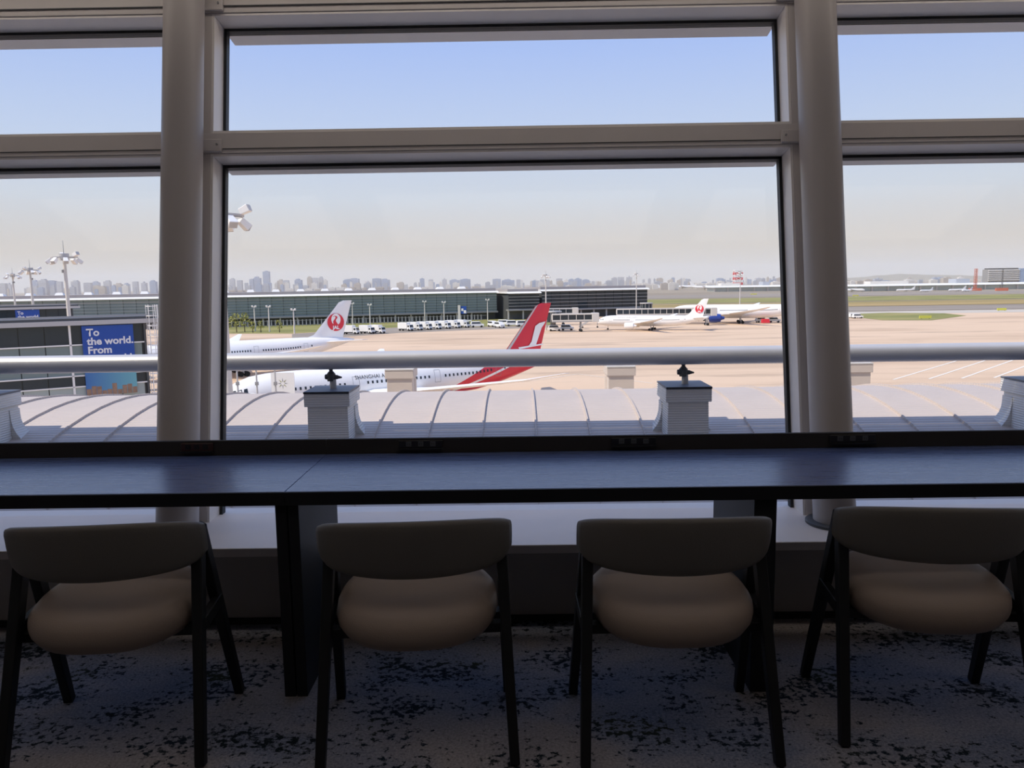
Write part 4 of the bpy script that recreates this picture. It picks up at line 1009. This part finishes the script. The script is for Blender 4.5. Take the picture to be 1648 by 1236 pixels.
# hill
mb = MB(); n = 60; rows = []
for j in range(9):
    row = []
    for i in range(n+1):
        x = 3250+4600*i/n; y = 7600+200*j
        px = 834+x/8000*1270
        hh = 24+34*math.exp(-((px-1468)/45)**2)+16*math.exp(-((px-1545)/50)**2)+random.uniform(0,9)
        row.append((x,y,AZ+max(0,hh*math.sin(PI*j/8))))
    rows.append(row)
o = mb.rings(rows, caps=False, closed=False).build('wooded_hill', M['hill'], smooth='all'); tag(o, 'low dark wooded hill on the horizon at right', 'hill')

# ================================================================== city skyline
def tower_mesh(k):
    mb = MB(); r = random.Random(k)
    mb.box(-0.5,0.5,-0.35,0.35,0,r.uniform(0.86,0.95))
    a = r.uniform(-0.35,-0.1); b = r.uniform(0.05,0.4); mb.box(a,b,-0.3,0.3,0.8,r.uniform(0.96,1.0))
    nb = r.choice((4,5,6))
    for i in range(nb): mb.box(-0.52,0.52,-0.37,0.37,0.12+0.72*i/nb,0.12+0.72*i/nb+0.035)
    if r.random() < 0.4: mb.cyl((0,0,0.95),(0,0,1.06),0.03,n=6)
    return mb
mats = [M['cityA'], M['cityB'], M['cityC'], M['cityW'], M['cityA'], M['cityC']]
protos = []
for k in range(12):
    o = tower_mesh(k).build('city_tower', mats[k % 6]); protos.append(o)
free = list(protos); CITY = []
def city(px0, px1, ytop, d, k=None, lab=None, group='hazy blocks of the city skyline'):
    k = random.randrange(12) if k is None else k
    for _ in range(40):      # stand clear of the neighbours already placed
        hw = (px1-px0)/2*d/FPX; xc = at((px0+px1)/2, 455, d).x
        if all(abs(xc-q[0]) > (hw+q[2])*1.08 or abs(d-q[1]) > (hw+q[2])*0.85 for q in CITY): break
        d += 37.0
    CITY.append((xc, d, hw))
    A = at(px0, 455, d); B = at(px1, 455, d); H = at((px0+px1)/2, ytop, d).z-AZ
    src = protos[k]
    if src in free: free.remove(src); o = src
    else: o = src.copy(); COL.objects.link(o)
    o.location = ((A.x+B.x)/2, d, AZ); o.scale = (B.x-A.x, (B.x-A.x), max(H, 8))
    if lab is None:
        c = (px0+px1)/2
        z = ('left of the left column' if c < 262 else 'above the teal glass terminal' if c < 815 else 'above the dark terminal pier' if c < 1045 else 'by the red and white tower')
        lab = 'hazy city skyline block ' + z; group = 'hazy skyline blocks ' + z
    tag(o, lab, 'building', group)
city(424.5,434.5,434.7,4200,0,'tallest blue-grey tower of the city skyline', None)
special = [(409,420,444.5,4),(402,408,448,0),(447,456,449,1),(456,465,450,2),(475,486,448,4),(495,502,444,7),(503,511,446,2),(513,520,445,5),(520,527,449,3),(553,565,449,4),(562,578,447,10),
           (600,613,447,0),(613,627,448,4),(676,683,447,6),(690,697,449,2),(712,719,447.5,8),(724,740,449,4),(741,757,448,10),(793,806,448,0),(808,828,449,4),(831,838,449,2),(854,868,450,8),(869,876,449,2),(877,885,450,5),
           (895,905,447.5,2),(908,915,449,3),(925,936,447,4),(937,948,449,10),(984,993,446,5),(994,1004,445,2),(1008,1017,444,8),(1057,1062,446.5,2),(1199,1206,448.5,4),(1225,1231,447,8),(1260,1266,444,5),
           (52,62,450,4),(64,76,449,5),(77,90,450.5,0),(92,100,452,2),(116,127,451,5),(136,147,454,2),(150,160,452,4),(168,178,451,5),(184,196,455,1),(200,208,455,4),(214,222,452,2),(228,236,453,8),(242,252,450.5,4),(0,10,455,2),(12,18,455,8),(370,378,447.5,5),(382,390,450,2)]
for a, b, y, k in special: city(a, b, y, random.uniform(3600,4600), k)
for i in range(110):
    px = random.uniform(0,1262); 
    if 262 < px < 345: continue
    wd = random.uniform(5,11); hy = horizon(px)
    city(px, px+wd, hy-random.uniform(-0.5,7.5)-(2 if px < 600 else 0), random.uniform(2600,4400))
for i in range(90):
    px = random.uniform(2,1262); wd = random.uniform(2.2,5.0); hy = horizon(px)
    if 262 < px < 345: continue
    city(px, px+wd, hy-random.uniform(0,6)-(3 if px < 640 else 1), random.uniform(3000,4600))
for i in range(70):
    px = random.uniform(340,1262); wd = random.uniform(6,14); hy = horizon(px)
    city(px, px+wd, hy+random.uniform(0.5,3.5), random.uniform(1900,2500), random.choice((3,9,1,7,3)), 'low pale airport-side building below the skyline', 'low pale buildings below the skyline')
for i in range(22):
    px = random.uniform(1366,1590); wd = random.uniform(6,14); hy = horizon(px)
    city(px, px+wd, hy+random.uniform(-2,3), random.uniform(2100,3000), None, 'low hazy block behind the far right terminal', 'low blocks behind the far right terminal')
# pale dome tower
# ================================================================== distance haze
hz = bpy.data.materials.new('distance_haze'); hz.use_nodes = True; n = hz.node_tree; n.nodes.clear()
o_ = nd(n, 'ShaderNodeOutputMaterial'); v_ = nd(n, 'ShaderNodeVolumeScatter'); v_.inputs['Color'].default_value = (0.95,0.81,0.64,1); v_.inputs['Density'].default_value = 1.6e-4
n.links.new(v_.outputs[0], o_.inputs['Volume'])
ho = MB().box(-8500,8500,640,13500,AZ+0.5,AZ+260).build('haze', hz); tag(ho, 'pale haze lying over the distant city', 'haze', kind='stuff')
SC.cycles.volume_bounces = 1
